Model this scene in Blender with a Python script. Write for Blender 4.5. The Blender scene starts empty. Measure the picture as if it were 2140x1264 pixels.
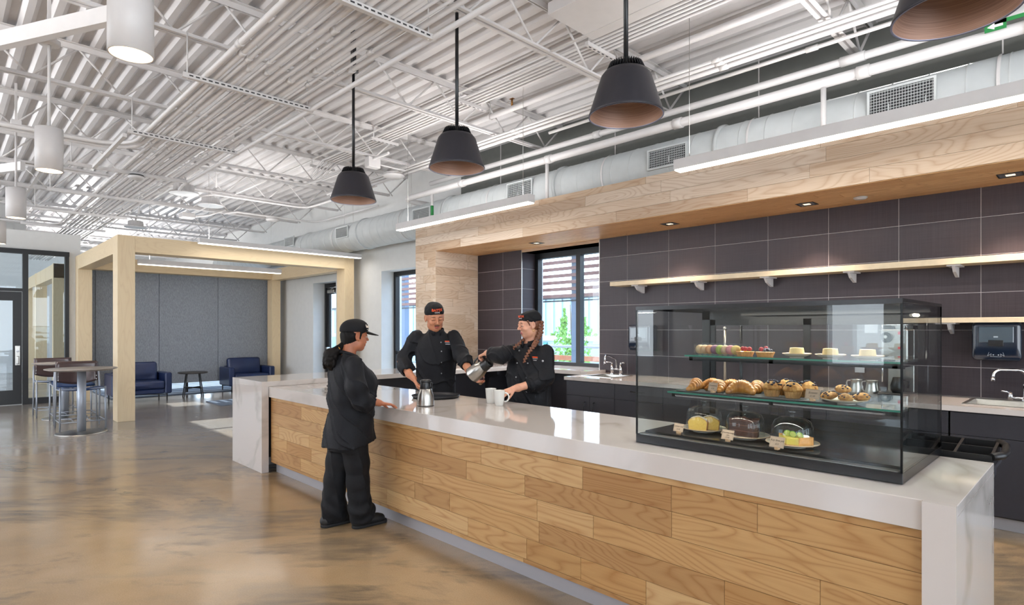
import bpy, bmesh, math, random
import numpy as np
from mathutils import Vector, Matrix, Euler
PI=math.pi
sc=bpy.context.scene
COL=sc.collection
R=random.Random(7)

# ------------------------------------------------------------ camera, sky, sun, area lights, exposure
cam_d=bpy.data.cameras.new('camera'); cam=bpy.data.objects.new('camera',cam_d); COL.objects.link(cam)
cam_d.sensor_width=36.0; cam_d.lens=36.0*1222/2140; cam_d.shift_y=(688-632)/2140
cam_d.clip_start=0.05; cam_d.clip_end=300
cam.location=(0,0,1.53)
cam.rotation_euler=(PI/2,0,math.atan2(0.7133,0.7009))
sc.camera=cam
W=bpy.data.worlds.new('World'); sc.world=W; W.use_nodes=True
_n=W.node_tree.nodes; _l=W.node_tree.links
_bg=_n['Background']
_tc=_n.new('ShaderNodeTexCoord'); _sp=_n.new('ShaderNodeSeparateXYZ'); _rp=_n.new('ShaderNodeValToRGB')
_l.new(_tc.outputs['Generated'],_sp.inputs[0]); _l.new(_sp.outputs['Z'],_rp.inputs[0])
_rp.color_ramp.elements[0].position=0.0; _rp.color_ramp.elements[0].color=(0.86,0.93,1.0,1)
_rp.color_ramp.elements[1].position=0.6; _rp.color_ramp.elements[1].color=(0.50,0.70,1.0,1)
_l.new(_rp.outputs[0],_bg.inputs[0]); _bg.inputs[1].default_value=6.5
sun_d=bpy.data.lights.new('sun','SUN'); sun_d.energy=14.0; sun_d.angle=math.radians(0.6); sun_d.color=(1.0,0.95,0.88)
sun=bpy.data.objects.new('sun',sun_d); COL.objects.link(sun)
_d=Vector((-0.04,-1.0,-0.66)); sun.rotation_euler=_d.to_track_quat('-Z','Y').to_euler(); sun.location=(0,20,15)
def area(name,loc,size,power,color=(1,1,1),rot=(0,0,0),sy=None,spread=None):
    d=bpy.data.lights.new(name,'AREA'); d.energy=power; d.color=color; d.size=size
    if sy: d.shape='RECTANGLE'; d.size_y=sy
    if spread: d.spread=spread
    o=bpy.data.objects.new(name,d); o.location=loc; o.rotation_euler=rot; COL.objects.link(o); return o
# added fill lamps out of view, standing in for daylight through unseen glazing
area('front_fill',(-16,-5.9,2.0),16,190,(0.93,0.96,1.0),(PI/2,0,0),3.4)
area('side_fill',(5.4,-1.5,2.0),6,60,(0.93,0.96,1.0),(PI/2,0,PI/2),3.2)
# uplights added above the seen and unseen light bars to brighten the deck
for k,(x,y,z,w,p) in enumerate(((-1.3,5.0,3.14,2.8,30),(-6.15,5.0,3.14,2.6,30),(-5,-3.0,3.3,3.0,420),(-11,-3.0,3.3,3.0,420),(-17.5,-3.0,3.3,3.0,300),(1.5,-3.0,3.3,3.0,260),(-21,3,3.2,3.0,260))):
    area('bar_uplight_%d'%k,(x,y,z),w,p,(1,.98,.97),(PI,0,0),.12)
area('bar_uplight_c',(-11.05,4.2,3.12),.1,24,(1,.98,.97),(PI,0,0),1.8); area('bar_uplight_d',(-13.3,3.9,2.92),.1,24,(1,.98,.97),(PI,0,0),2.0)
vs=sc.view_settings; sc.display_settings.display_device='sRGB'
vs.view_transform='Standard'; vs.look='None'; vs.exposure=0.12; vs.gamma=1.0; vs.use_curve_mapping=False
sc.cycles.use_denoising=True
sc.cycles.max_bounces=9; sc.cycles.diffuse_bounces=5; sc.cycles.glossy_bounces=5; sc.cycles.transmission_bounces=9; sc.cycles.transparent_max_bounces=16
sc.cycles.sample_clamp_indirect=6.0; sc.cycles.caustics_reflective=False; sc.cycles.caustics_refractive=False

# ------------------------------------------------------------ helpers: meshes
class MB:
    """collects shapes, then becomes ONE mesh"""
    def __init__(s): s.v=[]; s.f=[]; s.m=[]; s.cm=0; s.sm=[]
    def add(s,vs,fs,smooth=False):
        o=len(s.v); s.v+= [tuple(x) for x in vs]
        for f in fs: s.f.append(tuple(i+o for i in f)); s.m.append(s.cm); s.sm.append(smooth)
        return s
    def box(s,x0,x1,y0,y1,z0,z1,b=0.0):
        if x0>x1:x0,x1=x1,x0
        if y0>y1:y0,y1=y1,y0
        if z0>z1:z0,z1=z1,z0
        if b<=0:
            return s.add([(x0,y0,z0),(x1,y0,z0),(x1,y1,z0),(x0,y1,z0),(x0,y0,z1),(x1,y0,z1),(x1,y1,z1),(x0,y1,z1)],
                [(0,3,2,1),(4,5,6,7),(0,1,5,4),(1,2,6,5),(2,3,7,6),(3,0,4,7)])
        b=min(b,(x1-x0)*.49,(y1-y0)*.49,(z1-z0)*.49)
        vs=[];idx={}
        for i,x in enumerate((x0,x1)):
            for j,y in enumerate((y0,y1)):
                for k,z in enumerate((z0,z1)):
                    sx=1 if i==0 else -1; sy=1 if j==0 else -1; sz=1 if k==0 else -1
                    for a in range(3):
                        idx[(i,j,k,a)]=len(vs)
                        vs.append((x+(0 if a==0 else b*sx), y+(0 if a==1 else b*sy), z+(0 if a==2 else b*sz)))
        g=lambda i,j,k,a: idx[(i,j,k,a)]
        fs=[]
        fs.append((g(0,0,0,0),g(0,0,1,0),g(0,1,1,0),g(0,1,0,0))); fs.append((g(1,0,0,0),g(1,1,0,0),g(1,1,1,0),g(1,0,1,0)))
        fs.append((g(0,0,0,1),g(1,0,0,1),g(1,0,1,1),g(0,0,1,1))); fs.append((g(0,1,0,1),g(0,1,1,1),g(1,1,1,1),g(1,1,0,1)))
        fs.append((g(0,0,0,2),g(0,1,0,2),g(1,1,0,2),g(1,0,0,2))); fs.append((g(0,0,1,2),g(1,0,1,2),g(1,1,1,2),g(0,1,1,2)))
        for j in (0,1):
            for k in (0,1): fs.append((g(0,j,k,1),g(1,j,k,1),g(1,j,k,2),g(0,j,k,2)))
        for i in (0,1):
            for k in (0,1): fs.append((g(i,0,k,0),g(i,1,k,0),g(i,1,k,2),g(i,0,k,2)))
        for i in (0,1):
            for j in (0,1): fs.append((g(i,j,0,0),g(i,j,1,0),g(i,j,1,1),g(i,j,0,1)))
        for i in (0,1):
            for j in (0,1):
                for k in (0,1): fs.append((g(i,j,k,0),g(i,j,k,1),g(i,j,k,2)))
        return s.add(vs,fs)
    def frame(s,a,b,up=None):
        a=Vector(a);b=Vector(b);d=(b-a).normalized()
        u=Vector(up) if up else (Vector((0,0,1)) if abs(d.z)<.95 else Vector((1,0,0)))
        x=d.cross(u).normalized(); y=x.cross(d).normalized(); return a,b,x,y
    def bar(s,a,b,w,h=None,up=None):
        h=h or w; a,b,x,y=s.frame(a,b,up)
        vs=[p+x*(w/2*i)+y*(h/2*j) for p in (a,b) for i,j in ((-1,-1),(1,-1),(1,1),(-1,1))]
        return s.add(vs,[(0,1,2,3),(7,6,5,4),(0,4,5,1),(1,5,6,2),(2,6,7,3),(3,7,4,0)])
    def cyl(s,a,b,r,r2=None,n=16,cap=True):
        r2=r if r2 is None else r2; a,b,x,y=s.frame(a,b)
        vs=[]
        for p,q in ((a,r),(b,r2)):
            for i in range(n):
                t=2*PI*i/n; vs.append(p+x*(q*math.cos(t))+y*(q*math.sin(t)))
        s.add(vs,[(i,i+n,(i+1)%n+n,(i+1)%n) for i in range(n)],True)
        if cap: s.add(vs[:n],[tuple(range(n))]); s.add(vs[n:],[tuple(range(n-1,-1,-1))])
        return s
    def tube(s,pts,r,n=8,cap=True,closed=False):
        pts=[Vector(p) for p in pts]; m=len(pts); vs=[]; rr=r if isinstance(r,(list,tuple)) else [r]*m
        prev=None
        for i,p in enumerate(pts):
            if closed: d=(pts[(i+1)%m]-pts[i-1]).normalized()
            elif i==0: d=(pts[1]-p).normalized()
            elif i==m-1: d=(p-pts[-2]).normalized()
            else: d=((pts[i+1]-p).normalized()+(p-pts[i-1]).normalized()).normalized()
            if prev is None:
                u=Vector((0,0,1)) if abs(d.z)<.9 else Vector((1,0,0)); x=d.cross(u).normalized()
            else: x=(prev-d*prev.dot(d)).normalized()
            prev=x; y=d.cross(x)
            for k in range(n):
                t=2*PI*k/n; vs.append(p+x*(rr[i]*math.cos(t))+y*(rr[i]*math.sin(t)))
        fs=[]
        for i in range(m if closed else m-1):
            j=(i+1)%m
            for k in range(n): fs.append((i*n+k,i*n+(k+1)%n,j*n+(k+1)%n,j*n+k))
        s.add(vs,fs,True)
        if cap and not closed:
            s.add(vs[:n],[tuple(range(n-1,-1,-1))]); s.add(vs[-n:],[tuple(range(n))])
        return s
    def lathe(s,prof,c=(0,0,0),n=32,axis='z',sx=1,sy=1,smooth=True):
        vs=[]
        for r,h in prof:
            for i in range(n):
                t=2*PI*i/n; a=r*math.cos(t)*sx; b=r*math.sin(t)*sy
                if axis=='z': p=(c[0]+a,c[1]+b,c[2]+h)
                elif axis=='x': p=(c[0]+h,c[1]+a,c[2]+b)
                else: p=(c[0]+a,c[1]+h,c[2]-b)
                vs.append(p)
        fs=[]
        for k in range(len(prof)-1):
            for i in range(n): fs.append((k*n+i,k*n+(i+1)%n,(k+1)*n+(i+1)%n,(k+1)*n+i))
        s.add(vs,fs,smooth)
        if prof[0][0]>1e-4 : pass
        return s
    def prism(s,poly,h0,h1,axis='z'):
        n=len(poly)
        def P(a,b,h): return (a,b,h) if axis=='z' else ((h,a,b) if axis=='x' else (a,h,b))
        vs=[P(a,b,h0) for a,b in poly]+[P(a,b,h1) for a,b in poly]
        fs=[tuple(range(n-1,-1,-1)),tuple(range(n,2*n))]+[(i,(i+1)%n,(i+1)%n+n,i+n) for i in range(n)]
        return s.add(vs,fs)
    def ball(s,c,r,n=12,m=8,sx=1,sy=1,sz=1):
        prof=[(r*math.sin(PI*k/m)+1e-5,-r*math.cos(PI*k/m)) for k in range(m+1)]
        vs=[]
        for q,h in prof:
            for i in range(n):
                t=2*PI*i/n; vs.append((c[0]+q*math.cos(t)*sx,c[1]+q*math.sin(t)*sy,c[2]+h*sz))
        return s.add(vs,[(k*n+i,k*n+(i+1)%n,(k+1)*n+(i+1)%n,(k+1)*n+i) for k in range(m) for i in range(n)],True)
    def xf(s,M,start=0):
        for i in range(start,len(s.v)): s.v[i]=tuple(M@Vector(s.v[i]))
        return s
    def mesh(s,name,mats,off=None):
        me=bpy.data.meshes.new(name)
        v=s.v if off is None else [(a-off[0],b-off[1],c-off[2]) for a,b,c in s.v]
        me.from_pydata(v,[],s.f)
        for m in (mats if isinstance(mats,(list,tuple)) else [mats]): me.materials.append(m)
        me.polygons.foreach_set('material_index',s.m)
        me.polygons.foreach_set('use_smooth',s.sm)
        bm=bmesh.new(); bm.from_mesh(me); bmesh.ops.remove_doubles(bm,verts=bm.verts,dist=1e-6); bmesh.ops.recalc_face_normals(bm,faces=bm.faces)
        bm.to_mesh(me); bm.free(); me.update()
        return me
    def obj(s,name,mats,parent=None,world=True,center=False):
        """link as one object; with world=True coordinates are world ones even under a parent"""
        off=Vector((0,0,0))
        if center:
            a=np.array(s.v); off=Vector((a.max(0)+a.min(0))/2)
        me=s.mesh(name,mats,off if center else None)
        return place(name,me,parent,off,world)
def wloc(o):
    M=Matrix.LocRotScale(o.location,o.rotation_euler,o.scale)
    return M if o.parent is None else wloc(o.parent)@o.matrix_parent_inverse@M
def place(name,me,parent=None,loc=(0,0,0),world=True,rot=(0,0,0)):
    o=bpy.data.objects.new(name,me); COL.objects.link(o); o.location=loc; o.rotation_euler=rot
    if parent is not None:
        o.parent=parent
        if world: o.matrix_parent_inverse=wloc(parent).inverted()
    return o
def tag(o,label=None,cat=None,group=None,kind=None):
    if label: o['label']=label
    if cat: o['category']=cat
    if group: o['group']=group
    if kind: o['kind']=kind
    return o
def thing(name,label,cat,loc=(0,0,0),rz=0,group=None):
    o=bpy.data.objects.new(name,None); COL.objects.link(o); o.location=loc; o.rotation_euler=(0,0,rz); o.empty_display_size=.1
    return tag(o,label,cat,group)
def dup(root,loc=None,rz=None,label=None,group=None,sc_=None):
    r=root.copy(); COL.objects.link(r)
    if loc is not None: r.location=loc
    if rz is not None: r.rotation_euler=(0,0,rz)
    if sc_: r.scale=(sc_,)*3
    if label: r['label']=label
    if group: r['group']=group
    for ch in [c for c in root.children]:
        c=ch.copy(); COL.objects.link(c); c.parent=r
        for g in ch.children:
            d=g.copy(); COL.objects.link(d); d.parent=c
    return r

# ------------------------------------------------------------ implicit surfaces (smooth unions meshed with surface nets)
class SDF:
    def __init__(s,res): s.res=res; s.p=[]
    @staticmethod
    def _rot(rot): return np.array(Euler(rot).to_matrix()) if not isinstance(rot,np.ndarray) else rot
    def cap(s,a,b,ra,rb=None,k=.01,op='add',flat=None):
        """rounded cone from a to b; flat=(axis vector, factor) squeezes it along that axis"""
        rb=ra if rb is None else rb; a=np.array(a,float); b=np.array(b,float); m=max(ra,rb)
        lo=np.minimum(a,b)-m; hi=np.maximum(a,b)+m
        if flat: ax=np.array(flat[0],float); ax/=np.linalg.norm(ax); fk=flat[1]
        def f(P):
            ab=b-a; pa=P-a
            if flat:
                w=ab/np.linalg.norm(ab); fx=ax-w*ax.dot(w); fx/=np.linalg.norm(fx)
                pa=pa+ (pa@fx)[...,None]*fx*(1/fk-1)
            t=np.clip((pa@ab)/ab.dot(ab),0,1)
            q=pa-t[...,None]*ab
            return (np.sqrt((q*q).sum(-1))-(ra+(rb-ra)*t))*(fk if flat and fk<1 else 1)
        s.p.append((f,lo,hi,k,op)); return s
    def chain(s,pts,rs,k=.01,flat=None):
        for i in range(len(pts)-1): s.cap(pts[i],pts[i+1],rs[i],rs[i+1],k,'add',flat)
        return s
    def ell(s,c,r,rot=(0,0,0),k=.01,op='add'):
        c=np.array(c,float); r=np.array(r,float); M=s._rot(rot); m=r.max()
        def f(P):
            q=(P-c)@M
            k0=np.sqrt(((q/r)**2).sum(-1))+1e-9; k1=np.sqrt(((q/(r*r))**2).sum(-1))+1e-9
            return k0*(k0-1)/k1
        s.p.append((f,c-m,c+m,k,op)); return s
    def box(s,c,h,rot=(0,0,0),rd=.005,k=.005,op='add'):
        c=np.array(c,float); h=np.array(h,float)-rd; M=s._rot(rot); m=np.linalg.norm(h)+rd
        def f(P):
            q=np.abs((P-c)@M)-h
            return np.sqrt((np.maximum(q,0)**2).sum(-1))+np.minimum(q.max(-1),0)-rd
        s.p.append((f,c-m,c+m,k,op)); return s
    def loft(s,secs,k=.02,op='add',frame=None,pw=2.0):
        """secs: (z,cx,cy,rx,ry) sorted by z; frame: 4x4 (numpy) local->world"""
        S=np.array(secs,float); F=np.eye(4) if frame is None else frame; Rm=F[:3,:3]; T=F[:3,3]
        m=max(S[:,3].max(),S[:,4].max())
        cs=[]
        for z,cx,cy,rx,ry in secs:
            for sx in (-1,1):
                for sy in (-1,1): cs.append(Rm@np.array((cx+sx*rx,cy+sy*ry,z))+T)
        cs=np.array(cs)
        def f(P):
            q=(P-T)@Rm; z=q[...,2]
            cx=np.interp(z,S[:,0],S[:,1]);cy=np.interp(z,S[:,0],S[:,2]);rx=np.interp(z,S[:,0],S[:,3]);ry=np.interp(z,S[:,0],S[:,4])
            a=np.abs((q[...,0]-cx)/rx); b=np.abs((q[...,1]-cy)/ry)
            d=((a**pw+b**pw)**(1/pw)-1)*np.minimum(rx,ry)
            dz=np.maximum(S[0,0]-z,z-S[-1,0])
            return np.where(dz>0,np.sqrt(np.maximum(d,0)**2+np.maximum(dz,0)**2),np.maximum(d,dz))
        s.p.append((f,cs.min(0),cs.max(0),k,op)); return s
    def plane(s,pt,n,k=.004):
        """cut away everything on the side n points to"""
        pt=np.array(pt,float); n=np.array(n,float); n/=np.linalg.norm(n)
        s.p.append((lambda P:-((P-pt)@n),None,None,k,'sub')); return s
    def noise(s,f,lo=None,hi=None):
        s.p.append((f,lo,hi,0,'disp')); return s
    def mesh(s):
        adds=[p for p in s.p if p[4]=='add']; h=s.res
        lo=np.min([p[1] for p in adds],0)-3*h-.004; hi=np.max([p[2] for p in adds],0)+3*h+.004
        n=np.ceil((hi-lo)/h).astype(int)+1
        G=np.full(n,.5,np.float32)
        ax=[lo[i]+h*np.arange(n[i]) for i in range(3)]
        for f,a,b,k,op in s.p:
            mg=2*h+k*1.2
            if a is None: i0=np.zeros(3,int); i1=n.copy()
            else:
                i0=np.clip(np.floor((np.array(a)-mg-lo)/h).astype(int),0,n); i1=np.clip(np.ceil((np.array(b)+mg-lo)/h).astype(int)+1,0,n)
            if (i1<=i0).any(): continue
            sl=tuple(slice(x,y) for x,y in zip(i0,i1))
            X,Y,Z=np.meshgrid(*[ax[i][i0[i]:i1[i]] for i in range(3)],indexing='ij')
            d=f(np.stack((X,Y,Z),-1)).astype(np.float32); g=G[sl]
            if op=='disp': G[sl]=g+d; continue
            if op=='add':
                if k>0: hh=np.clip(.5+.5*(g-d)/k,0,1); G[sl]=g*(1-hh)+d*hh-k*hh*(1-hh)
                else: G[sl]=np.minimum(g,d)
            else:
                kk=max(k,1e-5); hh=np.clip(.5-.5*(g+d)/kk,0,1); G[sl]=g*(1-hh)+(-d)*hh+kk*hh*(1-hh)
        G[0]=G[-1]=.1; G[:,0]=G[:,-1]=.1; G[:,:,0]=G[:,:,-1]=.1
        ins=G<0
        c=ins[:-1,:-1,:-1].astype(np.int8)
        for dx,dy,dz in ((1,0,0),(0,1,0),(0,0,1),(1,1,0),(1,0,1),(0,1,1),(1,1,1)):
            c+=ins[dx:n[0]-1+dx,dy:n[1]-1+dy,dz:n[2]-1+dz]
        act=(c>0)&(c<8); ids=np.full(act.shape,-1,np.int64); cells=np.argwhere(act); ids[act]=np.arange(len(cells))
        acc=np.zeros((len(cells),3)); cnt=np.zeros(len(cells))
        for axis in range(3):
            for o1 in (0,1):
                for o2 in (0,1):
                    o=[0,0,0]; ot=[i for i in range(3) if i!=axis]; o[ot[0]]=o1; o[ot[1]]=o2
                    a=cells+o; b=a.copy(); b[:,axis]+=1
                    ga=G[a[:,0],a[:,1],a[:,2]]; gb=G[b[:,0],b[:,1],b[:,2]]
                    m=(ga<0)!=(gb<0); t=np.where(m,ga/np.where(m,ga-gb,1),0)
                    p=np.array(o,float)[None]+np.zeros((len(cells),3)); p[:,axis]+=t
                    acc[m]+=p[m]; cnt[m]+=1
        vs=lo+h*(cells+acc/np.maximum(cnt,1)[:,None])
        fs=[]
        for axis in range(3):
            sl0=[slice(1,-1)]*3; sl0[axis]=slice(0,-1); sl1=list(sl0); sl1[axis]=slice(1,None)
            s0=ins[tuple(sl0)]; s1=ins[tuple(sl1)]
            e=np.argwhere(s0!=s1); fl=s0[tuple(e.T)]
            e=e+[1 if i!=axis else 0 for i in range(3)]
            u,w=[(1,2),(2,0),(0,1)][axis]
            q=[]
            for du,dw in ((0,0),(-1,0),(-1,-1),(0,-1)):
                t=e.copy(); t[:,u]+=du; t[:,w]+=dw; q.append(ids[t[:,0],t[:,1],t[:,2]])
            q=np.stack(q,1); q[~fl]=q[~fl][:,::-1]; fs.append(q)
        fs=np.concatenate(fs); fs=fs[(fs>=0).all(1)]
        return vs,fs
    def build(s,name,mats,parent=None,world=True,matf=None,loc=None):
        vs,fs=s.mesh()
        me=bpy.data.meshes.new(name); nv,nf=len(vs),len(fs)
        me.vertices.add(nv); me.vertices.foreach_set('co',vs.astype(np.float32).ravel())
        me.loops.add(nf*4); me.loops.foreach_set('vertex_index',fs.astype(np.int32).ravel())
        me.polygons.add(nf); me.polygons.foreach_set('loop_start',np.arange(nf,dtype=np.int32)*4)
        me.polygons.foreach_set('use_smooth',np.ones(nf,bool))
        for m in (mats if isinstance(mats,(list,tuple)) else [mats]): me.materials.append(m)
        if matf is not None:
            cen=vs[fs].mean(1); me.polygons.foreach_set('material_index',matf(cen).astype(np.int32))
        me.update(); me.validate()
        return place(name,me,parent,(0,0,0),world)

# ------------------------------------------------------------ materials
def lin(h,a=1.0):
    if isinstance(h,str):
        h=h.lstrip('#'); c=[int(h[i:i+2],16)/255 for i in (0,2,4)]
        c=[x/12.92 if x<=.04045 else ((x+.055)/1.055)**2.4 for x in c]
    else: c=list(h)[:3]
    return (*c,a)
class NT:
    def __init__(s,name):
        s.m=bpy.data.materials.new(name); s.m.use_nodes=True; s.t=s.m.node_tree; s.b=s.t.nodes['Principled BSDF']; s.out=s.t.nodes['Material Output']
    def n(s,ty,**k):
        x=s.t.nodes.new('ShaderNode'+ty)
        for a,b in k.items(): setattr(x,a,b)
        return x
    def l(s,a,b): s.t.links.new(a,b)
    def set(s,x,**k):
        for a,b in k.items(): x.inputs[a.replace('_',' ')].default_value=b
        return x
    def math(s,op,a,b=None,c=None):
        x=s.n('Math',operation=op)
        for i,v in enumerate((a,b,c)):
            if v is None: continue
            if isinstance(v,(int,float)): x.inputs[i].default_value=v
            else: s.l(v,x.inputs[i])
        return x.outputs[0]
    def mix(s,f,a,b,bt='MIX'):
        x=s.n('MixRGB',blend_type=bt)
        for i,v in enumerate((f,a,b)):
            if isinstance(v,(int,float)): x.inputs[i].default_value=v
            elif isinstance(v,tuple): x.inputs[i].default_value=v
            else: s.l(v,x.inputs[i])
        return x.outputs[0]
    def ramp(s,f,stops,interp='LINEAR'):
        x=s.n('ValToRGB'); s.l(f,x.inputs[0]); e=x.color_ramp; e.interpolation=interp
        while len(e.elements)<len(stops): e.elements.new(.5)
        for el,(p,c) in zip(e.elements,stops): el.position=p; el.color=c if isinstance(c,tuple) else lin(c)
        return x.outputs[0]
    def coord(s,kind='Object',scale=(1,1,1),rnd=False,rot=(0,0,0)):
        c=s.n('TexCoord').outputs[kind]
        m=s.n('Mapping'); m.inputs['Scale'].default_value=scale; m.inputs['Rotation'].default_value=rot
        if rnd:
            oi=s.n('ObjectInfo').outputs['Random']; k=s.n('CombineXYZ')
            s.l(s.math('MULTIPLY',oi,37.0),k.inputs[0]); s.l(s.math('MULTIPLY',oi,91.0),k.inputs[1]); s.l(s.math('MULTIPLY',oi,53.0),k.inputs[2])
            s.l(c,m.inputs['Vector']); a=s.n('VectorMath',operation='ADD'); s.l(m.outputs[0],a.inputs[0]); s.l(k.outputs[0],a.inputs[1]); return a.outputs[0]
        s.l(c,m.inputs['Vector']); return m.outputs[0]
    def noise(s,vec,scale=5,detail=3,rough=.5,dist=0):
        x=s.n('TexNoise'); s.l(vec,x.inputs['Vector']); s.set(x,Scale=scale,Detail=detail,Roughness=rough,Distortion=dist); return x.outputs['Fac']
    def bump(s,h,strength=.2,dist=.01):
        x=s.n('Bump'); x.inputs['Strength'].default_value=strength; x.inputs['Distance'].default_value=dist; s.l(h,x.inputs['Height']); s.l(x.outputs[0],s.b.inputs['Normal'])
def pm(name,col,rough=.5,metal=0,spec=.5,noise=0,nscale=8,bump=0,bscale=200,coat=0,emis=None,est=0,alpha=None,aniso=0,sss=0):
    t=NT(name); b=t.b
    b.inputs['Base Color'].default_value=lin(col); b.inputs['Roughness'].default_value=rough; b.inputs['Metallic'].default_value=metal
    b.inputs['Specular IOR Level'].default_value=spec; b.inputs['Coat Weight'].default_value=coat
    if coat: b.inputs['Coat Roughness'].default_value=.1
    c=t.coord('Object')
    if noise:
        f=t.noise(c,nscale,4); d=tuple(x*(1-noise) for x in lin(col)[:3])+(1,); u=tuple(min(1,x*(1+noise)) for x in lin(col)[:3])+(1,)
        t.l(t.ramp(f,[(.3,d),(.7,u)]),b.inputs['Base Color'])
    if bump: t.bump(t.noise(c,bscale,2),bump,.002)
    if emis: b.inputs['Emission Color'].default_value=lin(emis); b.inputs['Emission Strength'].default_value=est
    if sss: b.inputs['Subsurface Weight'].default_value=sss; b.inputs['Subsurface Radius'].default_value=(.02,.008,.004); b.inputs['Subsurface Scale'].default_value=.5
    return t.m
def glass(name,tint=(1,1,1),rough=0.0,ior=1.45):
    """thin clear pane: mostly see-through, with real Fresnel reflections"""
    t=NT(name); tr=t.n('BsdfTransparent'); tr.inputs[0].default_value=(*tint,1); gl=t.n('BsdfGlossy'); gl.inputs['Roughness'].default_value=rough
    fr=t.n('Fresnel'); ge=t.n('NewGeometry'); t.l(t.math('ADD',t.math('MULTIPLY',ge.outputs['Backfacing'],1/ior-ior),ior),fr.inputs[0])
    mx=t.n('MixShader'); t.l(fr.outputs[0],mx.inputs[0]); t.l(tr.outputs[0],mx.inputs[1]); t.l(gl.outputs[0],mx.inputs[2]); t.l(mx.outputs[0],t.out.inputs[0])
    t.t.nodes.remove(t.b); return t.m
def wood(name,axis,tones,grain=1.0,rough=.42,ring=1.0,planky=.16):
    """ash planks: contour lines of a stretched noise give the cathedral figure; tone varies per object"""
    t=NT(name)
    st={'x':(.55,3.2,3.2),'y':(3.2,.55,3.2),'z':(3.2,3.2,.55)}[axis]; fi={'x':(2,60,60),'y':(60,2,60),'z':(60,60,2)}[axis]
    c=t.coord('Object',st,True); n1=t.noise(c,1.15,2,.45,.25)
    s1=t.math('MULTIPLY',n1,26.0*ring); fr=t.math('FRACT',s1); tri=t.math('ABSOLUTE',t.math('SUBTRACT',fr,.5)); line=t.math('POWER',t.math('MULTIPLY',tri,2.0),3.0)
    c2=t.coord('Object',fi,True); n2=t.noise(c2,1.0,4,.65)
    c3=t.coord('Object',tuple(v*.5 for v in st),True); n3=t.noise(c3,1.3,2)
    oi=t.n('ObjectInfo').outputs['Random']
    base=t.ramp(oi,[(i/(len(tones)-1),x) for i,x in enumerate(tones)])
    d=t.mix(1.0,base,(.60,.43,.30,1),'MULTIPLY')
    f=t.math('MULTIPLY',t.math('ADD',t.math('MULTIPLY',line,.78*grain),t.math('MULTIPLY',t.math('SUBTRACT',n2,.42),.9*grain)),.72)
    col=t.mix(t.math('MINIMUM',t.math('MAXIMUM',f,0.0),1.0),base,d)
    col=t.mix(t.math('MULTIPLY',t.math('SUBTRACT',n3,.35),planky*3),col,t.mix(1.0,col,(.78,.66,.55,1),'MULTIPLY'))
    t.l(col,t.b.inputs['Base Color']); t.b.inputs['Roughness'].default_value=rough; t.b.inputs['Specular IOR Level'].default_value=.35
    t.bump(n2,.08,.002); return t.m
def fabric(name,col,rough=.85,fold=.35,sheen=.3):
    t=NT(name); c=t.coord('Object'); n=t.noise(c,9,4,.6,.6); w=t.noise(t.coord('Object',(1,1,1)),420,2)
    dk=tuple(x*.75 for x in lin(col)[:3])+(1,); up=tuple(min(1,x*1.3) for x in lin(col)[:3])+(1,)
    t.l(t.ramp(w,[(.3,dk),(.7,up)]),t.b.inputs['Base Color']); t.b.inputs['Roughness'].default_value=rough
    t.b.inputs['Sheen Weight'].default_value=sheen; t.b.inputs['Sheen Roughness'].default_value=.5; t.b.inputs['Specular IOR Level'].default_value=.25
    t.bump(n,fold*.45,.015); return t.m
M={}
# polished concrete
t=NT('polished_concrete'); c=t.coord('Object'); cr=t.coord('Object',rot=(0,0,-PI/4))
def stretch(v,sc_): m=t.n('Mapping'); m.inputs['Scale'].default_value=sc_; t.l(v,m.inputs['Vector']); return m.outputs[0]
n4=t.noise(stretch(cr,(.55,1.15,1)),1.1,8,.66,.5); n1=t.noise(stretch(cr,(1.1,2.4,1)),1.0,6,.6,.3); n2=t.noise(c,.8,5,.6); n3=t.noise(c,120,3,.7); n5=t.noise(c,.28,2); n6=t.noise(stretch(cr,(2.0,9,1)),1.3,5,.6,.6)
col=t.ramp(n2,[(.3,'#917a5c'),(.5,'#9f8768'),(.72,'#ae9779')])
stain=t.ramp(n4,[(.50,(0,0,0,1)),(.57,(1,1,1,1))]); brk=t.ramp(n6,[(.35,(.25,.25,.25,1)),(.65,(1,1,1,1))]); col=t.mix(t.math('MULTIPLY',t.math('MULTIPLY',stain,brk),.74),col,lin('#5a554d'))
s2=t.ramp(n1,[(.50,(0,0,0,1)),(.68,(1,1,1,1))]); col=t.mix(t.math('MULTIPLY',s2,.4),col,lin('#7d7465'))
sp=t.ramp(n3,[(.35,(.80,.79,.77,1)),(.65,(1,1,1,1))]); col=t.mix(.7,col,sp,'MULTIPLY')
# greyer away from the counter: distant reflected sheen mixed into the colour
sx=t.n('SeparateXYZ'); t.l(c,sx.inputs[0]); far=t.ramp(t.math('MULTIPLY',t.math('ADD',sx.outputs['X'],t.math('MULTIPLY',n5,3)),-.1),[(.45,(0,0,0,1)),(.85,(1,1,1,1))])
col=t.mix(t.math('MULTIPLY',far,.7),col,lin('#8b8987'))
t.l(col,t.b.inputs['Base Color']); t.l(t.ramp(n4,[(.3,(.11,)*3+(1,)),(.7,(.24,)*3+(1,))]),t.b.inputs['Roughness']); t.b.inputs['Specular IOR Level'].default_value=.7
M['floor']=t.m
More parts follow.
